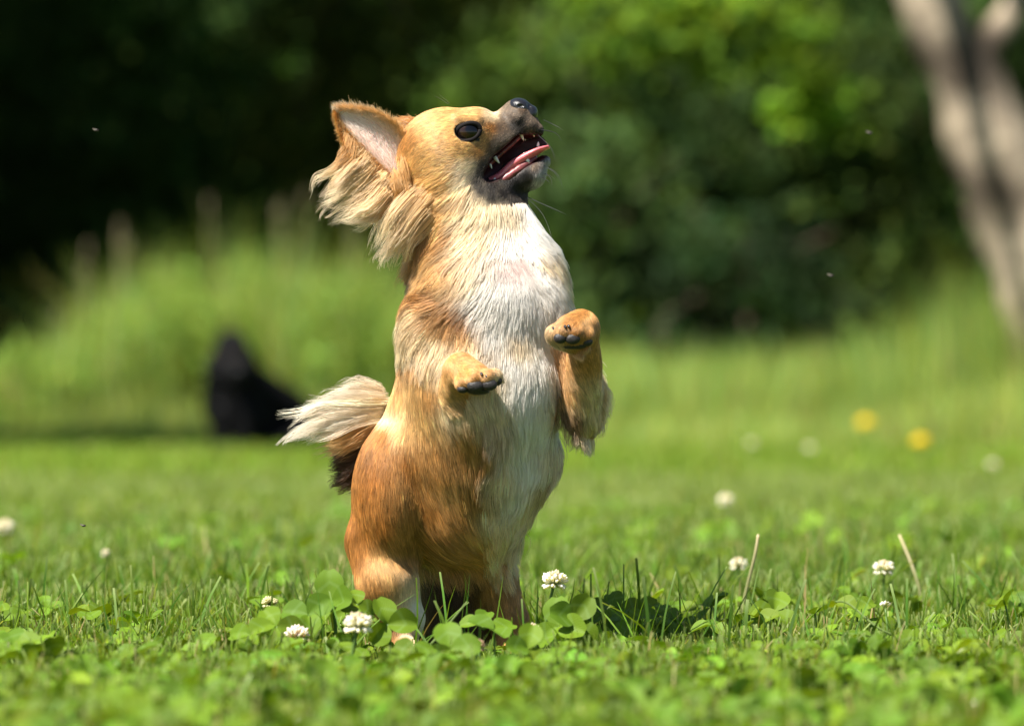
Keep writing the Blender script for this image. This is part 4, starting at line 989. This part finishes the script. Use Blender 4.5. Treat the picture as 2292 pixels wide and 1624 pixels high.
# clover flowers
M_flor = attr_mat('clover_floret', rough=0.6, trans=0.3, spec=0.25)
def clover_flower(px, py, D, r, look, label, stemdx=0.0, group=None):
    r = r * 0.8
    c = AT(px, py, D); gz = float(ground_z(c[0], D)); base = (c[0] + stemdx, c[1], gz)
    t = empty('clover_flower', base, label, 'flower', group)
    pts = catmull([base, (base[0] * 0.6 + c[0] * 0.4, c[1] + 0.002, gz + (c[2] - gz) * 0.5), (c[0], c[1], c[2] - 0.25 * r)], 10)
    tv, tf = tube(pts, 0.0011 if r < 0.02 else 0.0013, 7)
    fast_mesh('stem', tv, tf, cols=np.tile([0.10, 0.18, 0.035], (len(tv), 1)), mat=M_stem, parent=t)
    parts = []; nfl = 62
    org = c - np.array([0, 0, 0.35 * r])
    for i in range(nfl):
        z = 1 - (i + .5) / nfl * 1.45; ph = i * 2.39996 + rng.normal() * .15
        rr2 = math.sqrt(max(0, 1 - z * z)); d = np.array([rr2 * math.cos(ph), rr2 * math.sin(ph), z * 0.8 + 0.12])
        if z < -0.15: d[2] -= 0.35
        d /= np.linalg.norm(d); L_ = r * rng.uniform(0.95, 1.2) * (1.0 if z < .6 else 0.85)
        q = org + d * r * 0.25
        pr = np.array([0.05, 0.10, 0.15, 0.13, 0.03]) * r * 1.15
        bend = np.array([0, 0, 1.0]) * 0.12 * L_
        pp = np.stack([q + d * L_ * a + bend * a * a for a in (0, .35, .65, .88, 1.0)])
        v, f = tube(pp, pr, 5)
        if look == 'white': ca, cb = (0.45, 0.50, 0.25), (0.84, 0.83, 0.76)
        elif look == 'pink': ca, cb = (0.55, 0.32, 0.25), (0.82, 0.74, 0.70)
        elif look == 'green': ca, cb = (0.25, 0.33, 0.10), (0.62, 0.60, 0.36)
        else: ca, cb = (0.30, 0.18, 0.10), (0.50, 0.32, 0.22)
        ca, cb = np.array(ca), np.array(cb)
        if z > 0.72 and look == 'white': cb = np.array((0.66, 0.58, 0.42))
        w = np.repeat(np.array([0, .4, 1, 1, 1]), 5); w = np.append(w, [0, 1])[:, None]
        parts.append((v, f, (ca * (1 - w) + cb * w) * math.exp(rng.normal() * .06)))
    v, f, c_ = join(parts)
    fast_mesh('flower_head', v, f, cols=c_, mat=M_flor, parent=t)
    return t
clover_flower(665, 1415, 4.14, 0.0085, 'pink', 'white clover flower with drooping pinkish florets, lowest left of the dog', 0.004)
clover_flower(801, 1390, 3.98, 0.0098, 'white', 'full white clover flower in front of the dog\'s nearer hind leg', -0.006)
clover_flower(1241, 1294, 4.27, 0.0095, 'white', 'tall-stemmed white clover flower right of the dog\'s hind legs', -0.010)
clover_flower(604, 1345, 4.33, 0.0062, 'green', 'half-open greenish clover flower left of the large clover leaf')
clover_flower(1188, 1406, 4.18, 0.0065, 'white', 'small white clover flower partly hidden at the foot of the tall one')
clover_flower(1066, 1440, 4.06, 0.0062, 'brown', 'withered brownish clover flower in front of the gap between the hind legs')
clover_flower(1653, 1259, 5.1, 0.0075, 'white', 'blurred white clover flower beside the dry grass stalk')
clover_flower(1978, 1267, 4.8, 0.0088, 'white', 'white clover flower on its own in the lawn far right of the dog')
clover_flower(1765, 1556, 3.5, 0.0048, 'white', 'small blurred white clover flower low in the near turf')
clover_flower(1849, 1585, 3.42, 0.0075, 'white', 'ragged blurred white clover flower nearest the lens on the right')
clover_flower(2197, 1580, 3.40, 0.0075, 'white', 'faint blurred white clover flower in the near turf at the right edge')
clover_flower(692, 1614, 3.3, 0.0085, 'white', 'blurred pale clover flower at the bottom edge of the turf')
clover_flower(10, 1176, 6.4, 0.011, 'white', 'blurred white clover flower at the left edge of the lawn')
clover_flower(236, 1235, 5.5, 0.0048, 'white', 'tiny blurred white clover flower left of the dog in the lawn')
clover_flower(1624, 1115, 7.3, 0.009, 'white', 'round soft white clover flower out on the lawn nearest behind the stalk')
clover_flower(1683, 990, 12.0, 0.008, 'white', 'faint round white flower far out right of the dog\'s raised paw')
clover_flower(1812, 1000, 11.5, 0.009, 'white', 'faint round white flower between the far ones and the yellow pair')
clover_flower(2222, 1036, 10, 0.008, 'white', 'faint round white flower far out at the right edge')

def star_flower(px, py, D, r, label):
    c = AT(px, py, D); t = empty('chickweed_flower', (c[0], c[1], 0), label, 'flower')
    tv, tf = tube([(c[0] + .004, c[1], 0), (c[0] + .002, c[1], c[2] * .5), tuple(c)], 0.0008, 6)
    fast_mesh('stem', tv, tf, cols=np.tile([0.10, 0.18, 0.035], (len(tv), 1)), mat=M_stem, parent=t)
    ps = []
    for i in range(8):
        a = i * math.pi / 4; d = np.array([math.cos(a), -0.4 * math.sin(a), 0.6 + .5 * math.sin(a)]); d /= np.linalg.norm(d)
        ps.append((*tube(np.stack([c + d * r * k for k in (0, .4, .8, 1)]), np.array([.1, .22, .2, .05]) * r, 5), np.array((0.85, 0.84, 0.8))))
    v, f, c_ = join(ps); fast_mesh('petals', v, f, cols=c_, mat=M_flor, parent=t)
star_flower(1981, 1355, 4.25, 0.0045, 'tiny white star-shaped chickweed flower below the lone white clover flower')

def yellow_flower(px, py, D, r, label):
    c = AT(px, py, D); gz = float(ground_z(c[0], D)); t = empty('dandelion', (c[0], c[1], gz), label, 'flower', 'yellow flowers out on the lawn')
    tv, tf = tube([(c[0] + .02, c[1], gz), (c[0] + .01, c[1], gz + (c[2] - gz) * .5), tuple(c)], 0.0022, 7)
    fast_mesh('stem', tv, tf, cols=np.tile([0.12, 0.18, 0.04], (len(tv), 1)), mat=M_stem, parent=t)
    ps = []
    for i in range(90):
        z = 1 - (i + .5) / 90 * 0.95; ph = i * 2.39996; q = math.sqrt(1 - z * z)
        d = np.array([q * math.cos(ph), q * math.sin(ph) - 0.5, z * .8]); d /= np.linalg.norm(d)
        ps.append((*tube(np.stack([c + d * r * k for k in (0, .5, .9, 1)]), np.array([.08, .12, .13, .06]) * r, 4), np.array((0.80, 0.62, 0.02))))
    v, f, c_ = join(ps); fast_mesh('flower_head', v, f, cols=c_, mat=M_flor, parent=t)
yellow_flower(1938, 950, 14.5, 0.022, 'yellow dandelion flower, the upper left one of the blurred pair')
yellow_flower(2061, 992, 12.6, 0.020, 'yellow dandelion flower, the lower right one of the blurred pair')

# dry stalks and straw
M_dry = attr_mat('dry_stalk', rough=0.6, trans=0.1, spec=0.3)
def stalk(name, pts, r, col, label, cat):
    v, f = tube(catmull(pts, 12), np.linspace(r, r * 0.7, 12), 7)
    w = np.repeat(np.linspace(0, 1, 12), 7); w = np.append(w, [0, 1])[:, None]
    o_ = fast_mesh(name, v, f, cols=np.array(col[0]) * (1 - w) + np.array(col[1]) * w, mat=M_dry)
    tag(o_, label, cat)
dg, dt = (0.14, 0.20, 0.05), (0.55, 0.44, 0.26)
stalk('grass_stalk', [AT(1655, 1400, 4.75), AT(1668, 1330, 4.75), AT(1690, 1240, 4.74), AT(1697, 1195, 4.74)], 0.0016, (dg, dt), 'tall dry grass stalk with a pale cut tip right of the dog', 'grass stalk')
stalk('grass_stalk', [AT(2000, 1420, 4.15), AT(1960, 1400, 4.15), AT(1900, 1350, 4.16), AT(1870, 1345, 4.16)], 0.0009, (dg, dg), 'thin arching green stem beside the tiny chickweed flower', 'grass stalk')
stalk('grass_stalk', [AT(2075, 1400, 5.0), AT(2050, 1290, 5.0), AT(2013, 1196, 5.02)], 0.0014, (dg, dt), 'leaning pale grass stalk right of the lone white clover flower', 'grass stalk')
stalk('grass_stalk', [AT(965, 1440, 4.1), AT(1000, 1400, 4.1), AT(1046, 1345, 4.1)][::1], 0.0009, (dg, dg), 'single green grass stem slanting across the dark gap between hind legs', 'grass stalk')
stalk('straw', [AT(1248, 1488, 3.93), AT(1290, 1497, 3.92), AT(1338, 1507, 3.91)], 0.0017, (dt, dt), 'short piece of pale straw lying on the clover', 'straw')

# ================================================================== TALL GRASS AND MEADOW
M_tall = attr_mat('tall_grass', rough=0.5, trans=0.4, spec=0.3)
def hprof(px):
    return np.interp(px, [-400, 0, 100, 230, 350, 500, 700, 880, 1000, 1150, 1250, 1350, 1800, 2000, 2200, 2600], [.25, .26, .36, .62, .74, .80, .78, .72, .62, .5, .36, .30, .36, .46, .74, .85])
def tall(n, D0, D1, x0, x1, hs, base, w=(0.006, 0.013), var=0.2):
    D = rng.uniform(D0, D1, n); x = rng.uniform(x0, x1, n); px = 1146 + x * 12732 / D
    h = hprof(px) * hs * rng.uniform(0.4, 1.08, n) * (1 + 0.16 * patch(x, D, 3.5, 21))
    return blades(n, x, D, h, rng.uniform(*w, n), base=base, lean=0.3, seg=4, cut=0.0, var=var, hue=0.2, dry=0.07)
tl = [tall(19000, 24.2, 26.6, -6.0, 0.6, 1.0, (0.24, 0.34, 0.07)), tall(14500, 22.6, 26.2, 0.1, 4.4, 1.0, (0.24, 0.34, 0.07)),
      tall(12000, 21.0, 24.6, -3.2, 0.4, 0.22, (0.29, 0.37, 0.08)), tall(9000, 18.5, 23.0, 0.2, 3.0, 0.38, (0.28, 0.37, 0.075))]
v, f, c_ = join(tl)
tag(fast_mesh('tall_grass', v, f, cols=c_, mat=M_tall), 'tall unmown yellow-green grass bank at the far edge of the lawn', 'tall grass', kind='stuff')
wb = []
for px in np.arange(-1300, 1150, 55):
    for _ in range(3):
        Dk = float(rng.uniform(24.2, 25.8)); xk = (px + rng.uniform(-30, 30) - 1146) / 12732 * Dk; hh = float(hprof(px)) * rng.uniform(.35, .95)
        wb.append(((xk, Dk - DC, float(ground_z(xk, Dk)) + hh * .6), (.13, .13, hh * .4)))
WEEDS = wb
# pale seed heads over the bank
sp_ = []
for k in range(12):
    px = float(rng.choice([rng.uniform(40, 300), rng.uniform(330, 900)])); Dk = float(rng.uniform(24.6, 26)); xk = (px - 1146) / 12732 * Dk
    gz = float(ground_z(xk, Dk)); hh = float(hprof(px)) + rng.uniform(0.03, 0.16)
    b0 = np.array([xk, Dk - DC, gz]); ln = rng.normal(size=2) * 0.05
    tp_ = b0 + np.array([ln[0], ln[1], hh])
    v, f = tube(np.stack([b0, (b0 + tp_) / 2, tp_]), 0.0018, 4); sp_.append((v, f, np.array((0.30, 0.27, 0.12))))
    v, f = tube(np.stack([tp_ + np.array([0, 0, q]) for q in (-.02, 0.01, .04, .07)]), np.array([.003, .007, .006, .002]), 6); sp_.append((v, f, np.array((0.24, 0.19, 0.11))))
v, f, c_ = join(sp_); tag(fast_mesh('seed_heads', v, f, cols=c_, mat=M_dry), 'thin stalks with pale brown seed heads rising above the tall grass', 'seed heads', kind='stuff')

# ================================================================== TREES AND SHRUBS
M_leaf = attr_mat('tree_leaf', rough=0.65, trans=0.35, spec=0.12)
M_bark = attr_mat('tree_bark', rough=0.9, spec=0.15, noise=0.45, scale=14, bump=0.9)
def leaf_cloud(blobs, n, size, base, var=0.25, hue=0.15, droop=0.4):
    """leaf-sized folded rhombs gathered in twig clumps inside the given ellipsoids"""
    w = np.array([b[1][0] * b[1][1] * b[1][2] for b in blobs]) ** 0.67; w /= w.sum()
    Vs, Fs, Cs, o = [], [], [], 0
    for (c, r), wi in zip(blobs, w):
        m = max(int(n * wi), 60); nc = max(m // 38, 4)
        d = rng.normal(size=(nc, 3)); d /= np.linalg.norm(d, axis=1)[:, None]
        cc_ = np.array(c) + d * np.array(r) * (rng.uniform(0.25, 1.0, nc) ** 0.5)[:, None]
        k = rng.integers(0, nc, m)
        p = cc_[k] + rng.normal(size=(m, 3)) * np.array([.13, .13, .09]) * (np.mean(r) * 0.9 + 0.35)
        cl = np.exp(rng.normal(size=nc) * var)[k]
        nr = rng.normal(size=(m, 3)) * 0.6 + np.array([-.25, -.35, .8]); nr /= np.linalg.norm(nr, axis=1)[:, None]
        t = np.cross(nr, rng.normal(size=(m, 3))); t /= np.linalg.norm(t, axis=1)[:, None]; t[:, 2] -= droop * 0.5; s_ = np.cross(nr, t); s_ /= np.linalg.norm(s_, axis=1)[:, None]
        L_ = size * rng.uniform(0.6, 1.3, m)[:, None]
        q = np.stack([p - t * L_ * .5, p + s_ * L_ * .3 + nr * L_ * .08, p + t * L_ * .5, p - s_ * L_ * .3 + nr * L_ * .08], 1)
        Vs.append(q.reshape(-1, 3)); Fs.append(np.arange(4 * m).reshape(m, 4) + o); o += 4 * m
        col = gcol(m, base, 0.15, hue) * cl[:, None]; Cs.append(np.repeat(col, 4, 0))
    return np.vstack(Vs), np.vstack(Fs), np.clip(np.vstack(Cs), 0.004, 0.5)
def limbs(lines, cols, seg=12):
    ps = []
    for (pts, r0, r1) in lines:
        P_ = catmull(pts, 22); r = np.linspace(r0, r1, 22) * (1 + 0.10 * np.sin(np.linspace(0, 9, 22) + rng.uniform(0, 6)))
        v, f = tube(P_, r, seg)
        v = v + smooth_noise(v, 9, int(rng.integers(1, 999))) * r0 * 0.10
        bl = np.clip(smooth_noise(v, 5.5, 77)[:, :1] * 1.2 + 0.1, 0, 1)
        ps.append((v, f, np.array(cols[0]) * (1 - bl) + np.array(cols[1]) * bl))
    return join(ps)
def tree(name, label, cat, base, lines, blobs, n, size, col, bark=((0.035, 0.028, 0.02), (0.02, 0.016, 0.012)), group=None, var=0.25, trunk_name='trunk', hue=0.15):
    t = empty(name, base, label, cat, group)
    v, f, c_ = limbs(lines, bark); fast_mesh(trunk_name, v, f, cols=c_, mat=M_bark, parent=t)
    v, f, c_ = leaf_cloud(blobs, n, size, col, var, hue); fast_mesh('crown', v, f, cols=c_, mat=M_leaf, parent=t, smooth=False)
    return t
def W3(x, D, z): return (x, D - DC, z)
def gzf(x, D): return float(ground_z(x, D))

v, f, c_ = leaf_cloud(WEEDS, 18000, 0.045, (0.17, 0.27, 0.045), 0.25)
tag(fast_mesh('tall_weeds', v, f, cols=c_, mat=M_leaf, smooth=False), 'leafy light green weeds mixed into the tall grass bank', 'weeds', kind='stuff')
# pale-barked leaning tree on the right
tr = empty('leaning_tree', W3(2.40, 23.2, gzf(2.4, 23.2)), 'pale grey-barked tree leaning over the lawn with a forked trunk and bright leaves', 'tree')
BK = ((0.34, 0.275, 0.20), (0.06, 0.046, 0.034))
v, f, c_ = limbs([([W3(2.42, 23.2, 0.0), W3(2.24, 23.2, .45), W3(2.10, 23.2, .80), W3(2.00, 23.2, 1.10), W3(1.88, 23.2, 1.42), W3(1.74, 23.2, 1.72), W3(1.62, 23.2, 2.1), W3(1.35, 23.0, 2.9), W3(1.2, 22.7, 3.8)], .20, .11)], BK, 18)
fast_mesh('trunk', v, f, cols=c_, mat=M_bark, parent=tr)
for pts, r0, r1 in [([W3(1.84, 23.22, 1.46), W3(1.97, 23.25, 1.66), W3(2.10, 23.3, 1.88), W3(2.32, 23.4, 2.6)], .075, .05), ([W3(1.45, 23.0, 2.7), W3(1.1, 22.3, 2.75), W3(0.7, 21.6, 2.35), W3(.55, 21.3, 2.0)], .05, .012)]:
    v, f, c_ = limbs([(pts, r0, r1)], BK, 12); fast_mesh('limb', v, f, cols=c_, mat=M_bark, parent=tr)
# drooping bough in view, its leaves coloured brighter as if sunlit, and the crown above the frame
bb = []
for (px, py, D, r) in [(1430, 20, 21.3, .14), (1530, 40, 21.2, .16), (1490, 110, 21.2, .11), (1640, 20, 21.3, .15), (1730, 130, 21.2, .15), (1790, 180, 21.2, .14), (1860, 190, 21.2, .13), (1850, 250, 21.2, .10), (1780, 30, 21.3, .12), (1590, 130, 21.3, .07), (1380, 130, 21.4, .06), (1330, -20, 21.4, .12)]:
    bb.append((tuple(AT(px, py, D)), (r, r * 1.3, r * .9)))
v, f, c_ = leaf_cloud(bb, 1250, 0.075, (0.12, 0.21, 0.015), 0.3)
fast_mesh('bough', v, f, cols=c_, mat=M_leaf, parent=tr, smooth=False)
v, f, c_ = leaf_cloud([(W3(1.6, 24.2, 3.6), (1.7, 1.5, 1.1)), (W3(2.9, 24.0, 3.3), (1.2, 1.4, 1.0)), (W3(1.5, 23.5, 4.8), (1.6, 1.5, .9))], 9000, 0.13, (0.06, 0.13, 0.018), 0.25)
fast_mesh('crown', v, f, cols=c_, mat=M_leaf, parent=tr, smooth=False)

# shaded wood on the left: tall trees whose crowns close over the undergrowth
woods = [(-4.6, 27.0, 'left-hand tree of the dark wood, nearest the lawn'), (-3.5, 27.4, 'tree of the dark wood behind the low end of the grass bank'), (-2.95, 29.6, 'tree of the dark wood behind the grass bank'),
         (-3.9, 31.0, 'deep shaded tree in the second row of the dark wood'), (-1.0, 32.2, 'tree at the inner edge of the dark wood'), (-5.6, 32.5, 'rearmost tree at the left of the dark wood')]
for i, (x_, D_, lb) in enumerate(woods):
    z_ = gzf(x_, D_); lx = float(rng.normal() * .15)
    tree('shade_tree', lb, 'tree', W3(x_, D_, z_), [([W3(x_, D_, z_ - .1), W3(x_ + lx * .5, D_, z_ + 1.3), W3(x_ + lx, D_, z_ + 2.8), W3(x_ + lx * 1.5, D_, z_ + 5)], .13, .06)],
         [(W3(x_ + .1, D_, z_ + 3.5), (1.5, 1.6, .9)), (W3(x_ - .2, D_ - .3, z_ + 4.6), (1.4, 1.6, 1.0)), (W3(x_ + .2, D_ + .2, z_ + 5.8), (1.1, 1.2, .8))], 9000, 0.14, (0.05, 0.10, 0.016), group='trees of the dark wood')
# shrubs: (x, D, height, rx, colour, label); darkest colours at right stand in for shade
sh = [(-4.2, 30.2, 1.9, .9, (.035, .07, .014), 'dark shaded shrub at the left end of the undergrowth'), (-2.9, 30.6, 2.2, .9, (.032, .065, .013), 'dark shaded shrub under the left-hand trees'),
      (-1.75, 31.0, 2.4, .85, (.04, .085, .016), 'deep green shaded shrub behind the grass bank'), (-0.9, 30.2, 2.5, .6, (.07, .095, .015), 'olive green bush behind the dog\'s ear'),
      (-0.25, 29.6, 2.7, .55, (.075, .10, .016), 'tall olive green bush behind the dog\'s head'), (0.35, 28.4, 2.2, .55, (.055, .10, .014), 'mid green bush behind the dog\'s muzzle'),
      (0.55, 27.0, 1.35, .45, (.05, .09, .024), 'grey-green leafy shrub right of the dog\'s muzzle'), (1.15, 27.4, 1.9, .55, (.028, .058, .012), 'green shrub beneath the bright bough, leaves coloured dark for shade'),
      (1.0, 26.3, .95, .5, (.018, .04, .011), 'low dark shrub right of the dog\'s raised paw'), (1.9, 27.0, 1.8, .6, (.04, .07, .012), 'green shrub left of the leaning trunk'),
      (2.0, 25.4, .95, .45, (.09, .14, .022), 'low yellow-green shrub at the foot of the leaning trunk'), (2.9, 27.4, 2.3, .7, (.035, .07, .014), 'dark shrub behind the leaning trunk'), (1.45, 25.9, .6, .35, (.02, .045, .011), 'small bush coloured dark for shade between the shrubs')]
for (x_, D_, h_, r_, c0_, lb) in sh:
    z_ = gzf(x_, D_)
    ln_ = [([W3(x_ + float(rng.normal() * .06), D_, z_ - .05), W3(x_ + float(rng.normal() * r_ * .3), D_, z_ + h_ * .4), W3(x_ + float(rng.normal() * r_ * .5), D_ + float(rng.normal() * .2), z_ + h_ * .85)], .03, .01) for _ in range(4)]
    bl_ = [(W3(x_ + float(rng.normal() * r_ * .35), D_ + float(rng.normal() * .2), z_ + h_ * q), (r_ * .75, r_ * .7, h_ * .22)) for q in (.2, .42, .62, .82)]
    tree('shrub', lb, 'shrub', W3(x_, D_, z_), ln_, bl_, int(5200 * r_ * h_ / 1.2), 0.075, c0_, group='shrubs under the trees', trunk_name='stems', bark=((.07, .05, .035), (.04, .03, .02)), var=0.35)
# closing belt of woodland on the rising ground behind, one mass
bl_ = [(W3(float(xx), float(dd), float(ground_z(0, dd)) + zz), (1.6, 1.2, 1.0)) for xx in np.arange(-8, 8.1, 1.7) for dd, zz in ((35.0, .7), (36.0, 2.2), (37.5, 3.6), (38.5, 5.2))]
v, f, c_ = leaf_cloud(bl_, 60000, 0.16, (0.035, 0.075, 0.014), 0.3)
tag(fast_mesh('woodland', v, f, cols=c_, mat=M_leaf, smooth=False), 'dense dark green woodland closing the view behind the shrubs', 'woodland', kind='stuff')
# tree standing left of the lawn whose boughs shade the strips of lawn by the black dog
x_, D_ = -3.9, 17.6
tree('lawn_tree', 'tree standing beside the lawn on the left, casting dappled shade', 'tree', W3(x_, D_, 0), [([W3(x_, D_, -.05), W3(x_ + .1, D_, 1.6), W3(x_ + .2, D_, 3.2), W3(x_ + .3, D_, 4.4)], .14, .06), ([W3(x_ + .15, D_, 2.4), W3(-3.4, 16.8, 3.4), W3(-2.9, 16.2, 3.9)], .06, .02), ([W3(x_ + .2, D_, 2.8), W3(-3.6, 19, 3.6), W3(-3.1, 20.3, 4.0)], .06, .02)],
     [(W3(-3.5, 17.9, 4.0), (1.25, .8, .3)), (W3(-3.3, 21.2, 4.1), (1.25, .5, .3)), (W3(-4.4, 18.2, 4.6), (1.2, 1.2, .6))], 16000, 0.14, (0.06, 0.12, 0.018))

# ================================================================== BLACK DOG
BD = 18.0
def bp(px, d, py):   # photo x, metres behind the dog's own plane, photo y
    return AT(px, py, BD + d)
kb = 12732 / BD
fb = Field((bp(430, 0, 0)[0], BD - DC - .30, -0.03), (bp(760, 0, 0)[0], BD - DC + .40, bp(0, 0, 700)[2]), 0.008)
def bc(a, b, ra, rb, k=0.02): fb.cone(bp(*a), bp(*b), ra / kb, rb / kb, k, 1)
bc((518, -.04, 795), (522, -.04, 815), 32, 38); bc((524, -.14, 828), (530, -.20, 836), 18, 12)
bc((517, 0, 768), (520, 0, 805), 29, 42)
bc((520, -.02, 835), (520, 0, 900), 55, 57, .03); bc((520, 0, 900), (555, .08, 960), 54, 60, .03)
bc((552, .06, 858), (640, .22, 935), 46, 62, .03); bc((650, .2, 960), (660, .1, 995), 48, 36)
bc((498, -.06, 920), (492, -.08, 1010), 24, 15); bc((545, -.06, 920), (545, -.08, 1010), 24, 15)
bc((492, -.08, 1010), (493, -.13, 1020), 15, 12); bc((545, -.08, 1010), (546, -.13, 1020), 15, 12)
bc((630, .02, 995), (612, -.08, 1018), 26, 14); bc((665, .25, 1000), (725, .30, 1008), 20, 12)
fb.prep(); bV, bQ = fb.mesh()
nn = fb.sample(fb.G, bV); fnn = np.cross(bV[bQ[:, 1]] - bV[bQ[:, 0]], bV[bQ[:, 2]] - bV[bQ[:, 0]]); w = (fnn * nn[bQ[:, 0]]).sum(1) < 0; bQ[w] = bQ[w][:, ::-1]
bdog = empty('dog', (bp(560, 0, 0)[0], BD - DC, gzf(0, BD)), 'black long-haired dog sitting on the shaded lawn in front of the grass bank', 'dog')
bb_ = fast_mesh('body', bV, bQ, cols=np.tile([.003, .003, .0035], (len(bV), 1)), mat=M_skin, parent=bdog)
br = tri_sample(bV, bQ, 14000); bn = fb.sample(fb.G, br); bn /= np.linalg.norm(bn, axis=1)[:, None]
bd = np.tile([0.1, 0.1, -1.0], (len(br), 1)) + rng.normal(size=(len(br), 3)) * .15
bP = march(fb, br, bd, rng.uniform(.02, .05, len(br)), np.full(len(br), .4), 5)
hair('coat', bP, np.full((len(br), 5), .0014) * np.array([1, 1, .9, .7, .3]), np.tile([.003, .003, .0035], (len(br), 5, 1)), attr_mat('black_fur', rough=.6, spec=.14), bb_)
M_bnose = plain('black_nose', (.01, .01, .01), rough=.3, spec=.5)
fast_mesh('nose', *ball(bp(533, -.225, 826), 7 / kb, 16, 10), mat=M_bnose, parent=bdog)
M_amber = plain('dog_eye_brown', (.05, .025, .01), rough=.05, coat=1)
for ex in (511, 537): fast_mesh('eye', *ball(bp(ex, -.115, 800), 5 / kb, 14, 10), mat=M_amber, parent=bdog)

# flies hovering near the dog
M_fly = plain('fly_body', (.03, .02, .015), rough=.4); M_wing = plain('fly_wing', (.20, .17, .13), rough=.5)
for (px, py, D_, lb) in [(216, 291, 4.1, 'tiny fly hovering high on the left'), (1948, 297, 3.9, 'tiny fly hovering right of the dog\'s head level'), (1861, 616, 3.95, 'tiny fly hovering right of the dog\'s chest'), (188, 1175, 4.3, 'tiny fly hovering low over the grass on the left')]:
    c = AT(px, py, D_); t = empty('fly', tuple(c), lb, 'fly', 'flies hovering round the dog')
    fast_mesh('body', *ball(c, .0011, 10, 8, (1.5, .8, .8)), mat=M_fly, parent=t)
    for sgn in (-1, 1):
        wv_ = np.array([c, c + np.array([-.0016, .0006 * sgn, .0012]), c + np.array([-.003, .0012 * sgn, .0012]), c + np.array([-.002, .0012 * sgn, .0002])])
        fast_mesh('wing', np.vstack([wv_, wv_ + np.array([0, 0, .00008])]), [[0, 1, 2, 3], [7, 6, 5, 4]], mat=M_wing, parent=t)
